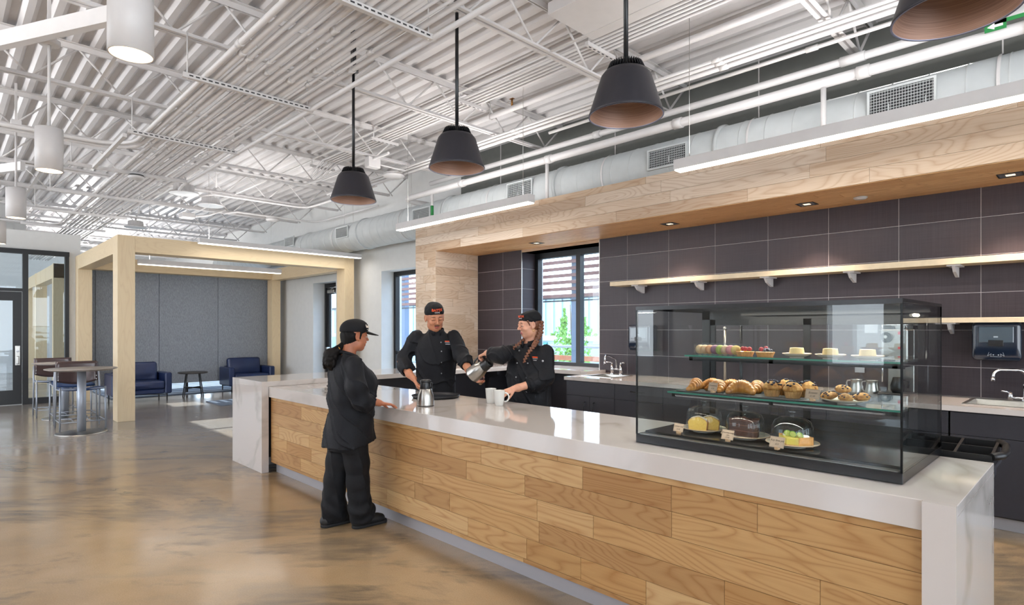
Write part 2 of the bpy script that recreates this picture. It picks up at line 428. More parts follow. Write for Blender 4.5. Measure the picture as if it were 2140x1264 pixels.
# quartz with soft veins
t=NT('veined_quartz'); c=t.coord('Object'); n=t.noise(t.coord('Object',(1,1,1),rot=(.3,.2,.9)),.62,5,.46,.8)
v=t.math('ABSOLUTE',t.math('SUBTRACT',n,.5)); vein=t.ramp(v,[(0,(1,1,1,1)),(.010,(.55,.55,.55,1)),(.026,(0,0,0,1))])
pt=t.ramp(t.noise(c,1.3,3),[(.40,(0,0,0,1)),(.54,(1,1,1,1))]); col=t.mix(t.math('MULTIPLY',t.math('MULTIPLY',vein,pt),.5),lin('#cbc4bf'),lin('#9b938a'))
t.l(col,t.b.inputs['Base Color']); t.b.inputs['Roughness'].default_value=.06; t.b.inputs['Specular IOR Level'].default_value=.65; M['quartz']=t.m
# plum charcoal tile
t=NT('charcoal_tile'); c=t.coord('Object',(3,3,90),True); n=t.noise(c,1,4,.6); c2=t.coord('Object',(90,90,3),True); n2=t.noise(c2,1,3); oi=t.n('ObjectInfo').outputs['Random']
col=t.ramp(t.math('MULTIPLY',t.math('ADD',n,n2),.5),[(.3,'#332c30'),(.7,'#423a3f')]); col=t.mix(t.math('MULTIPLY',oi,.25),col,lin('#332c30'))
t.l(col,t.b.inputs['Base Color']); t.b.inputs['Roughness'].default_value=.42; t.b.inputs['Specular IOR Level'].default_value=.35; M['tile']=t.m
M['grout']=pm('grout','#c2bcba',.8)
TW=['#b08b5c','#c2a070','#b69162','#a17b50','#c8a87a','#b28b5b','#bd996a','#a98254']
M['woodx']=wood('ash_planks',axis='x',tones=TW)
TL=['#d2bca4','#dccab6','#c9b197','#e0d0be','#c0a68c','#d6c2ab']
M['woodl']=wood('pale_ash_planks',axis='x',tones=TL,grain=.8)
M['woodso']=wood('bounce_lit_soffit_ash',axis='x',tones=['#e2b583','#edc594','#dcab78','#e8bd8c'],grain=.8)  # same ash, paler and warmer: bounced light painted into the soffit tones
M['woody']=wood('pale_ash_side',axis='y',tones=TL,grain=.7)
M['maplez']=wood('maple_upright',axis='z',tones=['#e6cda4','#ebd6b2'],grain=.24,ring=.7,planky=.05)
M['mapley']=wood('maple_beam_cross',axis='y',tones=['#e6cda4','#ebd6b2'],grain=.24,ring=.7,planky=.05)
M['maplex']=wood('maple_beam',axis='x',tones=['#e6cda4','#ebd6b2'],grain=.24,ring=.7,planky=.05)
M['white']=pm('painted_white_steel','#d6d3d2',.42,noise=.03)
M['deck']=pm('painted_roof_deck','#d0cdcd',.40,noise=.05,nscale=3)
M['duct']=pm('painted_duct','#c4c8c8',.45,noise=.04)
M['wallw']=pm('white_wall','#dcdcda',.7,noise=.02)
M['wallg']=pm('grey_upper_wall','#6f716d',.8,noise=.06)
M['cab']=pm('charcoal_laminate','#2a2a31',.45,noise=.05,nscale=40)
M['blackm']=pm('black_metal','#16171a',.35)
M['blackf']=pm('black_frame','#0d0e11',.4)
M['steel']=pm('brushed_steel','#b9b6b0',.28,1.0,noise=.06,nscale=30)
M['chrome']=pm('chrome','#e4e4e6',.08,1.0)
M['alu']=pm('silver_paint','#9ca2ac',.4,.45)
M['kick']=pm('aluminium_kick','#a8a6aa',.4,.35)
M['blackp']=pm('black_plastic','#141416',.35)
M['led']=pm('led_strip','#ffffff',.5,emis='#fff6ea',est=3.0)
M['ledw']=pm('warm_lamp','#ffffff',.5,emis='#ffdcae',est=1.6)
M['glass']=glass('clear_glass',(.93,.96,.96))
M['wglass']=glass('window_glass',(.90,.95,.98))
# ============================================================ THE SETTING
def struct(o): o['kind']='structure'; return o
XL,XR,YF,YB,ZD=-27.0,5.6,-6.2,6.6,4.55
struct(MB().box(XL,XR,YF,7.4,-.1,0).obj('floor',M['floor']))
# corrugated roof deck, one continuous sheet
m=MB(); prof=[]; y=-6.4
while y<7.6:
    prof+= [(y,ZD),(y+.056,ZD),(y+.098,ZD+.05),(y+.158,ZD+.05)]; y+=.2
vs=[(x,a,b) for x in (XL-.3,-18,-9,0,XR+.3) for a,b in prof]; n=len(prof)
m.add(vs,[(k*n+i,k*n+i+1,(k+1)*n+i+1,(k+1)*n+i) for k in range(4) for i in range(n-1)])
m.box(XL-.3,XR+.3,-6.4,7.6,ZD+.12,ZD+.2)
struct(m.obj('ceiling',M['deck']))
# back wall (exterior side): white painted left part with openings, grey above the kitchen
def wall_y(mb,x0,x1,z0,z1,ops,y0=YB,y1=7.1):
    """wall in plane y with rectangular openings (xa,xb,za,zb)"""
    xs=sorted({x0,x1,*[v for o in ops for v in o[:2]]}); zs=sorted({z0,z1,*[v for o in ops for v in o[2:]]})
    for a,b in zip(xs,xs[1:]):
        st=None
        for c,d in zip(zs,zs[1:]):
            cx,cz=(a+b)/2,(c+d)/2
            if any(o[0]<cx<o[1] and o[2]<cz<o[3] for o in ops):
                if st is not None: mb.box(a,b,y0,y1,st,c); st=None
            elif st is None: st=c
        if st is not None: mb.box(a,b,y0,y1,st,d)
wb=MB()
wall_y(wb,XL,-8.0,0,4.75,[(-13.7,-12.55,0,2.66),(-10.6,-8.35,.30,2.74),(-19.5,-16.6,.35,2.8),(-24.5,-21.0,.35,2.8)])
wallb=struct(wb.obj('wall_back',M['wallw']))
wb=MB(); wall_y(wb,-8.0,XR,2.80,4.75,[]); struct(wb.obj('wall_back_upper',M['wallg']))
# kitchen wall behind the tiles
wb=MB(); wall_y(wb,-8.0,XR,0,2.79,[(-6.5,-4.97,.92,2.745)],YB+.0025); wk=struct(wb.obj('wall_kitchen',M['grout']))
ZR=[.925,1.189,1.523,1.857,2.19,2.523,2.789]; G=.0022
tb=None
def tile(x0,x1,z0,z1): 
    MB().box(x0+G,x1-G,YB,YB+.012,z0+G,z1-G,.001).obj('tile',M['tile'],wk,center=True)
xs=[-4.967]+[-.784+.6215*k for k in range(-6,7)]
for a,b in zip(xs,xs[1:]):
    for c,d in zip(ZR,ZR[1:]): tile(a,b,c,d)
ZL=[.925,1.189,1.523,1.857,2.175,2.494,2.789]
for a,b in ((-7.55,-6.931),(-6.931,-6.503)):
    for c,d in zip(ZL,ZL[1:]): tile(a,b,c,d)
for c,d in zip(ZL,ZL[1:]):   # reveals of the kitchen window
    MB().box(-6.52,-6.497,YB+G,6.92,c+G,d-G,.001).obj('tile',M['tile'],wk,center=True)
# below-counter part of the kitchen wall
struct(MB().box(-7.5,XR,YB-.006,YB+.004,0,.92).obj('wall_kitchen_lower',M['cab']))
# tile edge trim
for i,x in enumerate((-4.972,-6.498)):
    struct(MB().box(x-.004,x+.004,YB-.004,YB+.012,.93,2.79).obj('trim_%d'%(i+1),M['steel']))
# left wall with black storefront, low partition beside the pergola, upper wall further back
wl=MB()
wl.box(-15.75,-15.5,1.985,2.2,0,3.55); wl.box(-15.75,-15.5,YF,1.985,3.165,3.55); wl.box(-15.75,-15.5,YF,-1.4,0,3.165)
wall_left=struct(wl.obj('wall_left',M['wallw']))
struct(MB().box(-18.2,-17.95,-2.0,1.5,3.4,4.6).box(-17.95,-15.75,-2.0,2.2,3.45,3.55).obj('wall_left_upper',M['wallw']))
struct(MB().box(XL-.2,XL,YF,7.4,0,4.7).obj('wall_far',M['wallw']))
# storefront frame and glass door
w1=struct(MB().box(-15.56,-15.44,-1.4,2.0,3.07,3.165).box(-15.56,-15.44,1.925,1.995,0,3.07).box(-15.56,-15.44,1.235,1.325,0,3.07)
  .box(-15.56,-15.44,.28,.34,0,3.07).box(-15.56,-15.44,-1.4,-1.3,0,3.07).box(-15.56,-15.44,.34,1.235,2.30,2.36).box(-15.56,-15.44,1.325,1.925,0,.12).box(-15.56,-15.44,-1.3,.28,0,.12).obj('window_1',M['blackf']))
for a,b,c,d in ((1.325,1.925,.12,3.07),(.34,1.235,2.36,3.07),(-1.3,.28,.12,3.07)):
    MB().box(-15.503,-15.497,a,b,c,d).obj('pane',M['wglass'],w1,center=True)
d1=struct(MB().box(-15.53,-15.47,1.085,1.225,.012,2.29).box(-15.53,-15.47,.35,.47,.012,2.29).box(-15.53,-15.47,.47,1.085,2.11,2.29).box(-15.53,-15.47,.47,1.085,.012,.30).obj('door_1',M['blackf']))
MB().box(-15.503,-15.497,.47,1.085,.30,2.11).obj('pane',M['wglass'],d1)
pl=MB().box(-15.47,-15.455,1.12,1.20,.80,1.20,.006).obj('door_pull',M['steel'],d1); pl['label']='satin steel pull plate'
MB().cyl((-15.455,1.16,1.09),(-15.435,1.16,1.09),.026).obj('lock',M['chrome'],pl)
MB().box(-15.455,-15.415,1.14,1.18,.83,.99,.01).obj('pull_cup',M['steel'],pl)
# kitchen window
def window(name,x0,x1,z0,z1,muls,rail=None,yg=6.95):
    fw=.055; f=MB(); y0,y1=yg-.05,yg+.05
    f.box(x0,x1,y0,y1,z1-.09,z1).box(x0,x1,y0,y1,z0,z0+fw).box(x0,x0+.075,y0,y1,z0+fw,z1-.09).box(x1-.06,x1,y0,y1,z0+fw,z1-.09)
    edges=[x0+.075]
    for u in muls: f.box(u-.04,u+.04,y0,y1,z0+fw,z1-.09); edges+=[u-.04,u+.04]
    edges.append(x1-.06)
    zz=[z0+fw,z1-.09]
    if rail: f.box(x0+.075,x1-.06,y0+.01,y1,rail-.03,rail+.03); zz=[z0+fw,rail-.03,rail+.03,z1-.09]
    w=struct(f.obj(name,M['blackf']))
    for i in range(0,len(edges),2):
        for j in range(0,len(zz),2): MB().box(edges[i],edges[i+1],yg-.004,yg+.004,zz[j],zz[j+1]).obj('pane',M['wglass'],w,center=True)
    return w
window('window_2',-6.5,-4.93,.97,2.745,[-5.6])
window('window_3',-10.6,-8.35,.30,2.74,[-9.45],1.04)
window('window_4',-19.5,-16.6,.35,2.8,[-18.0]); window('window_5',-24.5,-21.0,.35,2.8,[-23.3,-22.2])
d2=struct(MB().box(-13.7,-13.62,6.9,7.0,0,2.66).box(-12.62,-12.55,6.9,7.0,0,2.66).box(-13.62,-12.62,6.9,7.0,2.56,2.66)
  .box(-13.61,-13.49,6.92,6.97,.01,2.55).box(-12.74,-12.63,6.92,6.97,.01,2.55).box(-13.49,-12.74,6.92,6.97,2.4,2.55).box(-13.49,-12.74,6.92,6.97,.01,.28).obj('door_2',M['blackf']))
MB().box(-13.49,-12.74,6.94,6.95,.28,2.4).obj('pane',M['wglass'],d2)
MB().box(-13.55,-12.7,6.84,6.90,.98,1.05,.01).box(-13.55,-13.47,6.84,6.93,.95,1.09,.01).obj('push_bar',M['steel'],d2)
MB().box(-13.5,-13.15,6.86,6.93,2.42,2.50,.008).bar((-13.3,6.86,2.5),(-13.02,6.80,2.54),.02).bar((-13.02,6.8,2.54),(-13.2,6.95,2.58),.02).obj('door_closer',M['steel'],d2)
struct(MB().box(-15.3,-13.7,6.585,6.6,0,.1).box(-12.55,-8.1,6.585,6.6,0,.1).obj('baseboard_back',M['kick']))
# the hall goes on behind and beside the camera: glazed walls
fr=MB(); fr.box(XL,XR,YF-.3,YF,0,.9).box(XL,XR,YF-.3,YF,3.7,4.75)
for k in range(9): x=XL+k*2.5; fr.box(x-.25,x+.25,YF-.3,YF,.25,3.7)
fr.box(-7,-3.6,YF-.3,YF,.25,3.7).box(-2.7,XR,YF-.3,YF,.25,3.7)
struct(fr.obj('wall_front',M['wallw']))
fr=MB(); fr.box(XR,XR+.3,YF,7.4,0,.25).box(XR,XR+.3,YF,7.4,3.6,4.75)
for y in (-6,-3,0,3,5.2,7.2): fr.box(XR,XR+.3,y-.3,y+.3,.25,3.6)
struct(fr.obj('wall_right',M['wallw']))

# ------------------------------------------------------------ ash clad portal over the kitchen: planks are parts
por=struct(MB().box(-8.09,2.2,5.712,6.6,2.80,3.24).box(-8.09,-7.562,5.712,6.6,0,2.80).obj('trim_3',M['woodl']))
def plank_rows(rows,x0,x1,y0,y1,parent,mat,lmin,lmax,cuts=None,rnd=R,axis='x'):
    g=.0009
    for z0,z1 in rows:
        x=x0-rnd.uniform(0,lmax*.7)
        while x<x1:
            l=rnd.uniform(lmin,lmax); a,b=max(x,x0),min(x+l,x1); x+=l
            if b-a<.03: continue
            if axis=='x': MB().box(a+g,b-g,y0,y1,z0+g,z1-g,.0008).obj('plank',mat,parent,center=True)
            elif axis=='y': MB().box(y0,y1,a+g,b-g,z0+g,z1-g,.0008).obj('plank',mat,parent,center=True)
            else: MB().box(a+g,b-g,z0+g,z1-g,y0,y1,.0008).obj('plank',mat,parent,center=True)
rr=random.Random(3)
ZP=[2.79,2.917,3.044,3.171,3.25]
plank_rows(list(zip(ZP,ZP[1:])),-8.1,2.2,5.70,5.714,por,M['woodl'],1.0,1.9,rnd=rr)
zz=[2.79-.127*i for i in range(22)]; zz[-1]=.10
plank_rows([(b,a) for a,b in zip(zz,zz[1:])],-8.1,-7.55,5.70,5.714,por,M['woodl'],.3,.9,rnd=rr)
plank_rows([(b,a) for a,b in zip(zz,zz[1:])],5.70,6.598,-7.562,-7.548,por,M['woody'],.6,1.2,rnd=rr,axis='y')
YS=[5.714+.1475*i for i in range(7)]
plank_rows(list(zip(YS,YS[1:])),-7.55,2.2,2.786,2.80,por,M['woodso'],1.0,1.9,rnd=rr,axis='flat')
struct(MB().box(-6.5,-4.97,6.6,6.95,2.745,2.79).obj('trim_4',M['woodl']))

# ------------------------------------------------------------ bar joists: chords and every web bar
chb=MB().box(-.045,-.012,-1.6,6.2,4.09,4.096).box(-.016,-.010,-1.6,6.2,4.09,4.13).box(.012,.045,-1.6,6.2,4.09,4.096).box(.010,.016,-1.6,6.2,4.09,4.13).mesh('bottom_chord',M['white'])
cht=MB().box(-.055,-.012,-1.6,6.6,4.543,4.549).box(-.016,-.010,-1.6,6.6,4.49,4.549).box(.012,.055,-1.6,6.6,4.543,4.549).box(.010,.016,-1.6,6.6,4.49,4.549).mesh('top_chord',M['white'])
web1=MB().cyl((0,0,4.105),(0,.4,4.51),.011,n=8).mesh('web_bar',M['white']); web2=MB().cyl((0,0,4.51),(0,.4,4.105),.011,n=8).mesh('web_bar',M['white'])
web3=MB().cyl((0,6.18,4.105),(0,6.58,4.5),.013,n=8).mesh('end_brace',M['white'])
JX=[-1.64-2.01*k for k in range(0,13)]+[.37]
names=['nearest the tall display case','second from the display case','third from the display case','passing over the black pendant lamps','over the far end of the counter','past the end of the counter','approaching the round tables','above the round bar tables','above the front of the wooden pergola','above the back of the wooden pergola','just beyond the grey panel wall','second beyond the grey panel wall','third beyond the grey panel wall']
for i,x in enumerate(JX):
    lab='white open-web roof joist '+(names[i] if i<len(names) else 'at the camera end of the roof')
    j=thing('roof_joist',lab,'joist',(x,0,0),0,'white open-web roof joists')
    place('top_chord',cht,j,world=False); place('bottom_chord',chb,j,world=False); place('end_brace',web3,j,world=False)
    y=-.13; k=0
    while y<6.0:
        place('web_bar',web2 if k%2 else web1,j,(0,y,0),world=False); y+=.4; k+=1
# horizontal bridging angle along the building
for y,lab in ((1.2,'thin white bridging angle crossing the joists over the round tables'),(4.05,'thin white bridging angle crossing the joists over the counter')):
    tag(MB().box(-26,2,y-.015,y+.015,4.098,4.103).obj('bridging_angle',M['white']),lab,'steel angle')

# light portals in the window openings
for x0,x1,z0,z1,y in ((-6.4,-5,1.0,2.65,7.15),(-10.5,-8.45,.4,2.65,7.15),(-13.5,-12.75,.3,2.4,7.15),(-19.4,-16.7,.4,2.7,7.15),(-24.4,-21.1,.4,2.7,7.15)):
    o=area('window_portal',((x0+x1)/2,y,(z0+z1)/2),x1-x0,1,(1,1,1),(-PI/2,0,0),z1-z0); o.data.cycles.is_portal=True
for k in range(8):
    o=area('window_portal',(XL+1.25+k*2.5,YF-.32,2.0),2.0,1,(1,1,1),(PI/2,0,0),3.4); o.data.cycles.is_portal=True
# ============================================================ OUTSIDE THE WINDOWS
M['slat']=pm('weathered_red_slat','#735552',.7,noise=.15); M['corr']=pm('pale_blue_cladding','#a9c0cf',.5); M['post']=pm('blue_grey_post','#5d6f88',.5)
M['terr']=pm('pale_terrace','#b8b6b0',.8,noise=.1); M['leaf']=pm('fresh_leaf','#7fae52',.6,noise=.25); M['bark']=pm('bark','#6b5a48',.9)
struct(MB().box(-60,14,7.42,70,-.12,-.02).obj('ground_outside',M['terr']))
sl=thing('sun_screen','red-brown slatted sun screen on blue-grey posts outside the kitchen window','sun screen',(-7.5,9,0))
for k in range(9): MB().box(-13.5,-2.5,8.97,9.01,2.17+.1365*k,2.235+.1365*k).obj('slat',M['slat'],sl,center=True)
for x in (-13.4,-10.6,-7.41,-4.6): MB().box(x-.08,x+.08,9.02,9.16,0,3.5).obj('post',M['post'],sl,center=True)
MB().box(-13.5,-2.5,9.0,9.05,2.09,2.115).obj('rail',M['blackf'],sl)
bl=thing('neighbour_building','long pale blue corrugated building across the terrace outside','building',(-14,16,0))
mb=MB()
for k in range(110): mb.box(-34+k*.4,-34+k*.4+.3,15.96,16.0,1.25,2.62)
mb.box(-34,10,16,24,0,2.62); mb.obj('wall',M['corr'],bl)
MB().box(-34,10,15.9,16.02,2.62,2.74).obj('roof_edge',M['blackf'],bl); MB().box(-34,10,15.92,15.99,1.12,1.30).obj('band',M['wallw'],bl)
for k in range(8): MB().box(-32+k*5,-29.4+k*5,15.94,15.98,.2,1.05).obj('window',pm('teal_glazing','#5e9a94',.15) if k==0 else bpy.data.materials['teal_glazing'],bl,center=True)
ra=thing('terrace_railing','silver terrace railing with wooden bench slats outside the kitchen window','railing',(-7.5,10.2,0))
MB().cyl((-14,10.2,1.14),(-3,10.2,1.14),.03).obj('handrail',M['alu'],ra)
for k in range(6):
    x=-13.1+k*1.95; MB().box(x-.06,x+.06,10.16,10.24,0,1.06).obj('post',M['alu'],ra,center=True)
for z in (.82,.62,.42,.2): MB().box(-14,-3,10.26,10.30,z,z+.11).obj('board',pm('cedar_board','#b9795a',.7,noise=.15) if z==.82 else bpy.data.materials['cedar_board'],ra,center=True)
tr=thing('young_tree','young light green tree beyond the terrace railing','tree',(-10.2,12.3,0))
MB().tube([(-10.2,12.3,0),(-10.18,12.3,1.0),(-10.25,12.3,2.2)],[.05,.035,.012]).obj('trunk',M['bark'],tr)
mb=MB(); rt=random.Random(11)
for k in range(1300):
    z=rt.uniform(.35,1.85); w=.50*(1-((z-.75)/1.2)**2*.8) if z<1.6 else .13; a=rt.uniform(0,2*PI); q=w*rt.random()**.5
    if rt.random()<.35: q*=.3; z+=.25
    c=Vector((-10.2+q*math.cos(a)*(1.1 if z<1.4 else .6)+(.35 if z>1.35 and a<PI else -.25 if z>1.35 else 0),12.3+q*math.sin(a),z)); u=Vector((rt.gauss(0,1),rt.gauss(0,1),rt.gauss(0,1))).normalized(); w_=u.orthogonal()*.025; u=u*.06
    mb.add([c-u,c+w_,c+u,c-w_],[(0,1,2,3)])
lv=mb.obj('leaves',M['leaf'],tr); lv['kind']='stuff'

# ============================================================ SERVICE COUNTER
CX0,CX1,CY0,CY1=-6.29,-.365,2.53,3.47
ct=thing('service_counter','long white quartz service counter faced with ash planks','counter',(-3.3,3.0,0))
MB().box(CX0+.002,CX1,CY0+.004,CY1,.875,.915,.002).obj('top_slab',M['quartz'],ct)
MB().box(CX0+.002,-.467,CY0,CY0+.03,.805,.9145,.0015).obj('apron',M['quartz'],ct)
MB().box(-.465,CX1,2.5345,CY1,0,.8745).box(-.465,CX1,2.513,2.5345,0,.9152).obj('end_panel',M['quartz'],ct)
MB().box(CX0+.01,-.47,2.575,3.38,.10,.872).obj('carcass',M['cab'],ct)
MB().box(CX0+.03,-.467,2.60,2.62,0,.105).obj('toe_kick',M['kick'],ct)
rr=random.Random(21)
ZW=[.105,.133,.260,.387,.514,.641,.768,.805]
g=.0009
for z0,z1 in zip(ZW,ZW[1:]):
    x=CX0-rr.uniform(0,.35)
    while x<-.468:
        l=rr.choice([.42,.55,.7,.85,1.0,1.15]); a,b=max(x,CX0+.002),min(x+l,-.468); x+=l
        if b<=a: continue
        if -.468-b<.12: b=-.468; x=0
        MB().box(a+g,b-g,2.553,2.576,z0+g,z1-g,.001).obj('plank',M['woodx'],ct,center=True)
for k in range(6):
    a=CX0+.02+k*.965; dd=MB().box(a+.004,a+.955,3.38,3.40,.13,.86,.002).obj('door',M['cab'],ct,center=True)
# tall return at the left end
br=thing('bar_return','white quartz waterfall bar at the far end of the service counter','counter',(-6.72,4.5,0))
MB().box(-7.15,CX0,2.455,6.592,.915,.971,.002).obj('top_slab',M['quartz'],br)
MB().box(-7.15,CX0,2.455,2.53,0,.9155,.0015).obj('waterfall_panel',M['quartz'],br)
MB().box(-7.06,-6.62,2.53,6.58,.09,.915).obj('carcass',M['cab'],br)
MB().box(-7.04,-6.64,2.53,6.58,0,.09).obj('toe_kick',M['kick'],br)
for y in (3.9,5.0,5.95): MB().box(-6.62,-6.34,y-.03,y+.03,.86,.914).prism([(-6.62,.55),(-6.56,.55),(-6.52,.80),(-6.36,.86),(-6.62,.86)],y-.02,y+.02,'y').obj('bracket',M['cab'],br)
ws=thing('window_ledge','white quartz ledge counter below the kitchen window','counter',(-5.6,6.5,0))
MB().box(-6.288,-4.975,6.18,6.92,.915,.971,.002).box(-4.975,-4.86,6.18,6.592,.915,.971,.002).box(-6.492,-6.288,6.596,6.92,.915,.971,.002).obj('top_slab',M['quartz'],ws)
for x in (-6.0,-5.05): MB().box(x-.03,x+.03,6.25,6.59,.87,.914).prism([(6.592,.50),(6.53,.50),(6.48,.78),(6.28,.87),(6.592,.87)],x-.02,x+.02,'x').obj('bracket',M['cab'],ws)

# ============================================================ BACK COUNTER: cabinets, top, sinks
bt=thing('back_counter_top','white quartz worktop along the tiled kitchen wall','worktop',(-2,6.1,.93))
mb=MB(); S1=(-4.72,-4.30,5.93,6.36); S2=(-.80,-.18,5.90,6.40)
xs=[-4.855,S1[0],S1[1],S2[0],S2[1],2.0]
for i in range(0,6,2): mb.box(xs[i],xs[i+1],5.70,6.597,.888,.93)
for S in (S1,S2): mb.box(S[0],S[1],5.70,S[2],.888,.93).box(S[0],S[1],S[3],6.597,.888,.93)
mb.obj('slab',M['quartz'],bt)
def cabinet(x0,x1,fronts,label,handles):
    c=thing('base_cabinet',label,'cabinet',((x0+x1)/2,6.15,0),0,'charcoal base cabinets under the back worktop')
    MB().box(x0,x1,5.755,6.58,.10,.886).obj('carcass',M['blackp'],c)
    MB().box(x0,x1,5.80,5.82,0,.10).obj('toe_kick',M['kick'],c)
    for nm,a,b,z0,z1,h in fronts:
        d=MB().box(a+.002,b-.002,5.732,5.754,z0+.002,z1-.002,.0015).obj(nm,M['cab'],c,center=True)
        if h=='v1' or h=='v0':
            xx=b-.07 if h=='v1' else a+.07; MB().tube([(xx,5.733,z1-.07),(xx,5.70,z1-.075),(xx,5.70,z1-.21),(xx,5.733,z1-.215)],.006,8).obj('handle',M['blackm'],d)
        if h=='h':
            xx=(a+b)/2; MB().tube([(xx-.08,5.733,z1-.07),(xx-.075,5.70,z1-.07),(xx+.075,5.70,z1-.07),(xx+.08,5.733,z1-.07)],.006,8).obj('handle',M['blackm'],d)
    return c
cabinet(-4.84,-4.10,[('drawer',-4.84,-4.10,.70,.88,None),('door',-4.84,-4.47,.11,.70,'v1'),('door',-4.47,-4.10,.11,.70,'v0')],'charcoal two-door cabinet under the small sink with lever taps',1)
cabinet(-4.10,-3.45,[('drawer',-4.10,-3.45,.70,.88,'h'),('door',-4.10,-3.45,.11,.70,None)],'charcoal cabinet with one wire drawer pull beside the small sink cabinet',1)
cabinet(-3.45,-2.62,[('door',-3.45,-3.035,.11,.88,'v1'),('door',-3.035,-2.62,.11,.88,'v0')],'charcoal two-door cabinet seen through the left of the display case',1)
cabinet(-2.62,-1.78,[('door',-2.62,-2.20,.11,.88,'v1'),('door',-2.20,-1.78,.11,.88,'v0')],'charcoal two-door cabinet behind the middle of the display case',1)
cabinet(-1.78,-.885,[('drawer',-1.78,-.885,.70,.88,'h'),('door',-1.78,-.885,.11,.70,None)],'charcoal drawer cabinet under the coffee machine',1)
cabinet(-.875,.02,[('drawer',-.875,.02,.70,.88,None),('door',-.875,.02,.11,.70,None)],'charcoal cabinet under the large sink with gooseneck tap',1)
cabinet(.03,.9,[('drawer',.03,.9,.70,.88,None),('door',.03,.9,.11,.70,None)],'charcoal cabinet at the far right end of the back worktop',1)
def sink(S,label,z=.93):
    x0,x1,y0,y1=S; s=thing('sink',label,'sink',((x0+x1)/2,(y0+y1)/2,z))
    mb=MB(); w=.022
    mb.box(x0-w,x1+w,y0-w,y0+.006,z,z+.005).box(x0-w,x1+w,y1-.006,y1+w,z,z+.005).box(x0-w,x0+.006,y0,y1,z,z+.005).box(x1-.006,x1+w,y0,y1,z,z+.005); mb.obj('rim',M['steel'],s)
    mb=MB(); a=.004
    v=[(x0+a,y0+a,z),(x1-a,y0+a,z),(x1-a,y1-a,z),(x0+a,y1-a,z),(x0+.03,y0+.03,z-.17),(x1-.03,y0+.03,z-.17),(x1-.03,y1-.03,z-.17),(x0+.03,y1-.03,z-.17)]
    mb.add(v,[(0,1,5,4),(1,2,6,5),(2,3,7,6),(3,0,4,7),(4,5,6,7)]); mb.obj('basin',M['steel'],s)
    MB().lathe([(.001,.003),(.03,.003),(.036,0)],((x0+x1)/2,(y0+y1)/2,z-.169),16).obj('drain',M['chrome'],s)
sink(S1,'small stainless steel sink set beside the kitchen window'); sink(S2,'large stainless steel sink at the right end of the back worktop')
f=thing('faucet','chrome bridge tap with two lever handles over the small sink','faucet',(-4.58,6.45,.93))
MB().cyl((-4.65,6.45,.93),(-4.65,6.45,1.06),.02).cyl((-4.51,6.45,.93),(-4.51,6.45,1.06),.02).cyl((-4.65,6.45,1.0),(-4.51,6.45,1.0),.013).lathe([(.03,0),(.03,.012),(.02,.02)],(-4.65,6.45,.93),16).lathe([(.03,0),(.03,.012),(.02,.02)],(-4.51,6.45,.93),16).obj('body',M['chrome'],f)
MB().tube([(-4.58,6.45,1.0),(-4.58,6.45,1.10),(-4.578,6.43,1.135),(-4.57,6.38,1.15),(-4.55,6.22,1.19),(-4.545,6.17,1.19),(-4.542,6.145,1.165),(-4.54,6.14,1.10)],.012,10).cyl((-4.54,6.14,1.11),(-4.54,6.14,1.075),.015).obj('spout',M['chrome'],f)
for x,s_ in ((-4.65,-1),(-4.51,1)): MB().cyl((x,6.45,1.06),(x,6.45,1.085),.013).tube([(x,6.45,1.085),(x+.03*s_,6.43,1.09),(x+.085*s_,6.40,1.09)],[.009,.008,.011],8).obj('handle',M['chrome'],f)
f=thing('faucet','chrome gooseneck swivel tap over the large sink','faucet',(-.48,6.46,.93))
P0=(-.47,6.45); MB().cyl((P0[0],P0[1],.93),(P0[0],P0[1],1.06),.022).lathe([(.034,0),(.034,.012),(.022,.03)],(P0[0],P0[1],.93),20).lathe([(.018,0),(.024,.008),(.024,.018),(.014,.03)],(P0[0],P0[1],1.055),16).obj('body',M['chrome'],f)
pts=[(P0[0],P0[1],1.07),(P0[0],P0[1],1.13)]
for k in range(7): a=k/6*PI/2; pts.append((P0[0]-.05*(1-math.cos(a))*1.0,P0[1]-.05*(1-math.cos(a))*.6,1.13+.06*math.sin(a)))
pts.append((-.62,6.36,1.19))
for k in range(1,7): a=k/6*PI/2; pts.append((-.62-.05*math.sin(a),6.36-.03*math.sin(a),1.19-.05*(1-math.cos(a))))
pts.append((-.672,6.328,1.115)); MB().tube(pts,.0115,12).cyl((-.672,6.328,1.125),(-.672,6.328,1.095),.015).obj('spout',M['chrome'],f)
for s_ in (-1,1): MB().cyl((P0[0]+.1*s_,P0[1],.93),(P0[0]+.1*s_,P0[1],1.0),.018).cyl((P0[0]+.1*s_,P0[1],1.0),(P0[0]+.1*s_+.06*s_,P0[1]-.04,1.01),.008).cyl((P0[0],P0[1],.955),(P0[0]+.1*s_,P0[1],.955),.012).obj('handle',M['chrome'],f)
# floating shelves
M['shelfw']=pm('pale_shelf_ash','#d9c7a8',.5,noise=.06,nscale=20)
def shelf(x0,x1,z0,z1,bx,label):
    s=thing('wall_shelf',label,'shelf',((x0+x1)/2,6.5,z0))
    MB().box(x0,x1,6.345,6.598,z0,z1,.001).obj('board',M['shelfw'],s)
    me=MB().box(-.05,.05,-.12,.098,-.012,0,.001).prism([(-.11,-.012),(.098,-.012),(.098,-.10),(.06,-.10),(-.06,-.06)],-.012,.012,'x').mesh('bracket',M['white'])
    for x in bx: place('bracket',me,s,(x,6.5,z0),True)
shelf(-4.61,2.0,2.10,2.155,(-4.25,-3.42,-2.6,-1.78,-.95,-.1,.75),'long pale ash shelf high on the charcoal tiles')
shelf(-1.62,2.0,1.588,1.632,(-1.3,-.985,-.1,.75),'short pale ash shelf behind the right end of the display case')
cabinet(.91,2.0,[('door',.91,1.45,.11,.88,None),('door',1.45,2.0,.11,.88,None)],'charcoal two-door cabinet past the right edge of the picture',1)
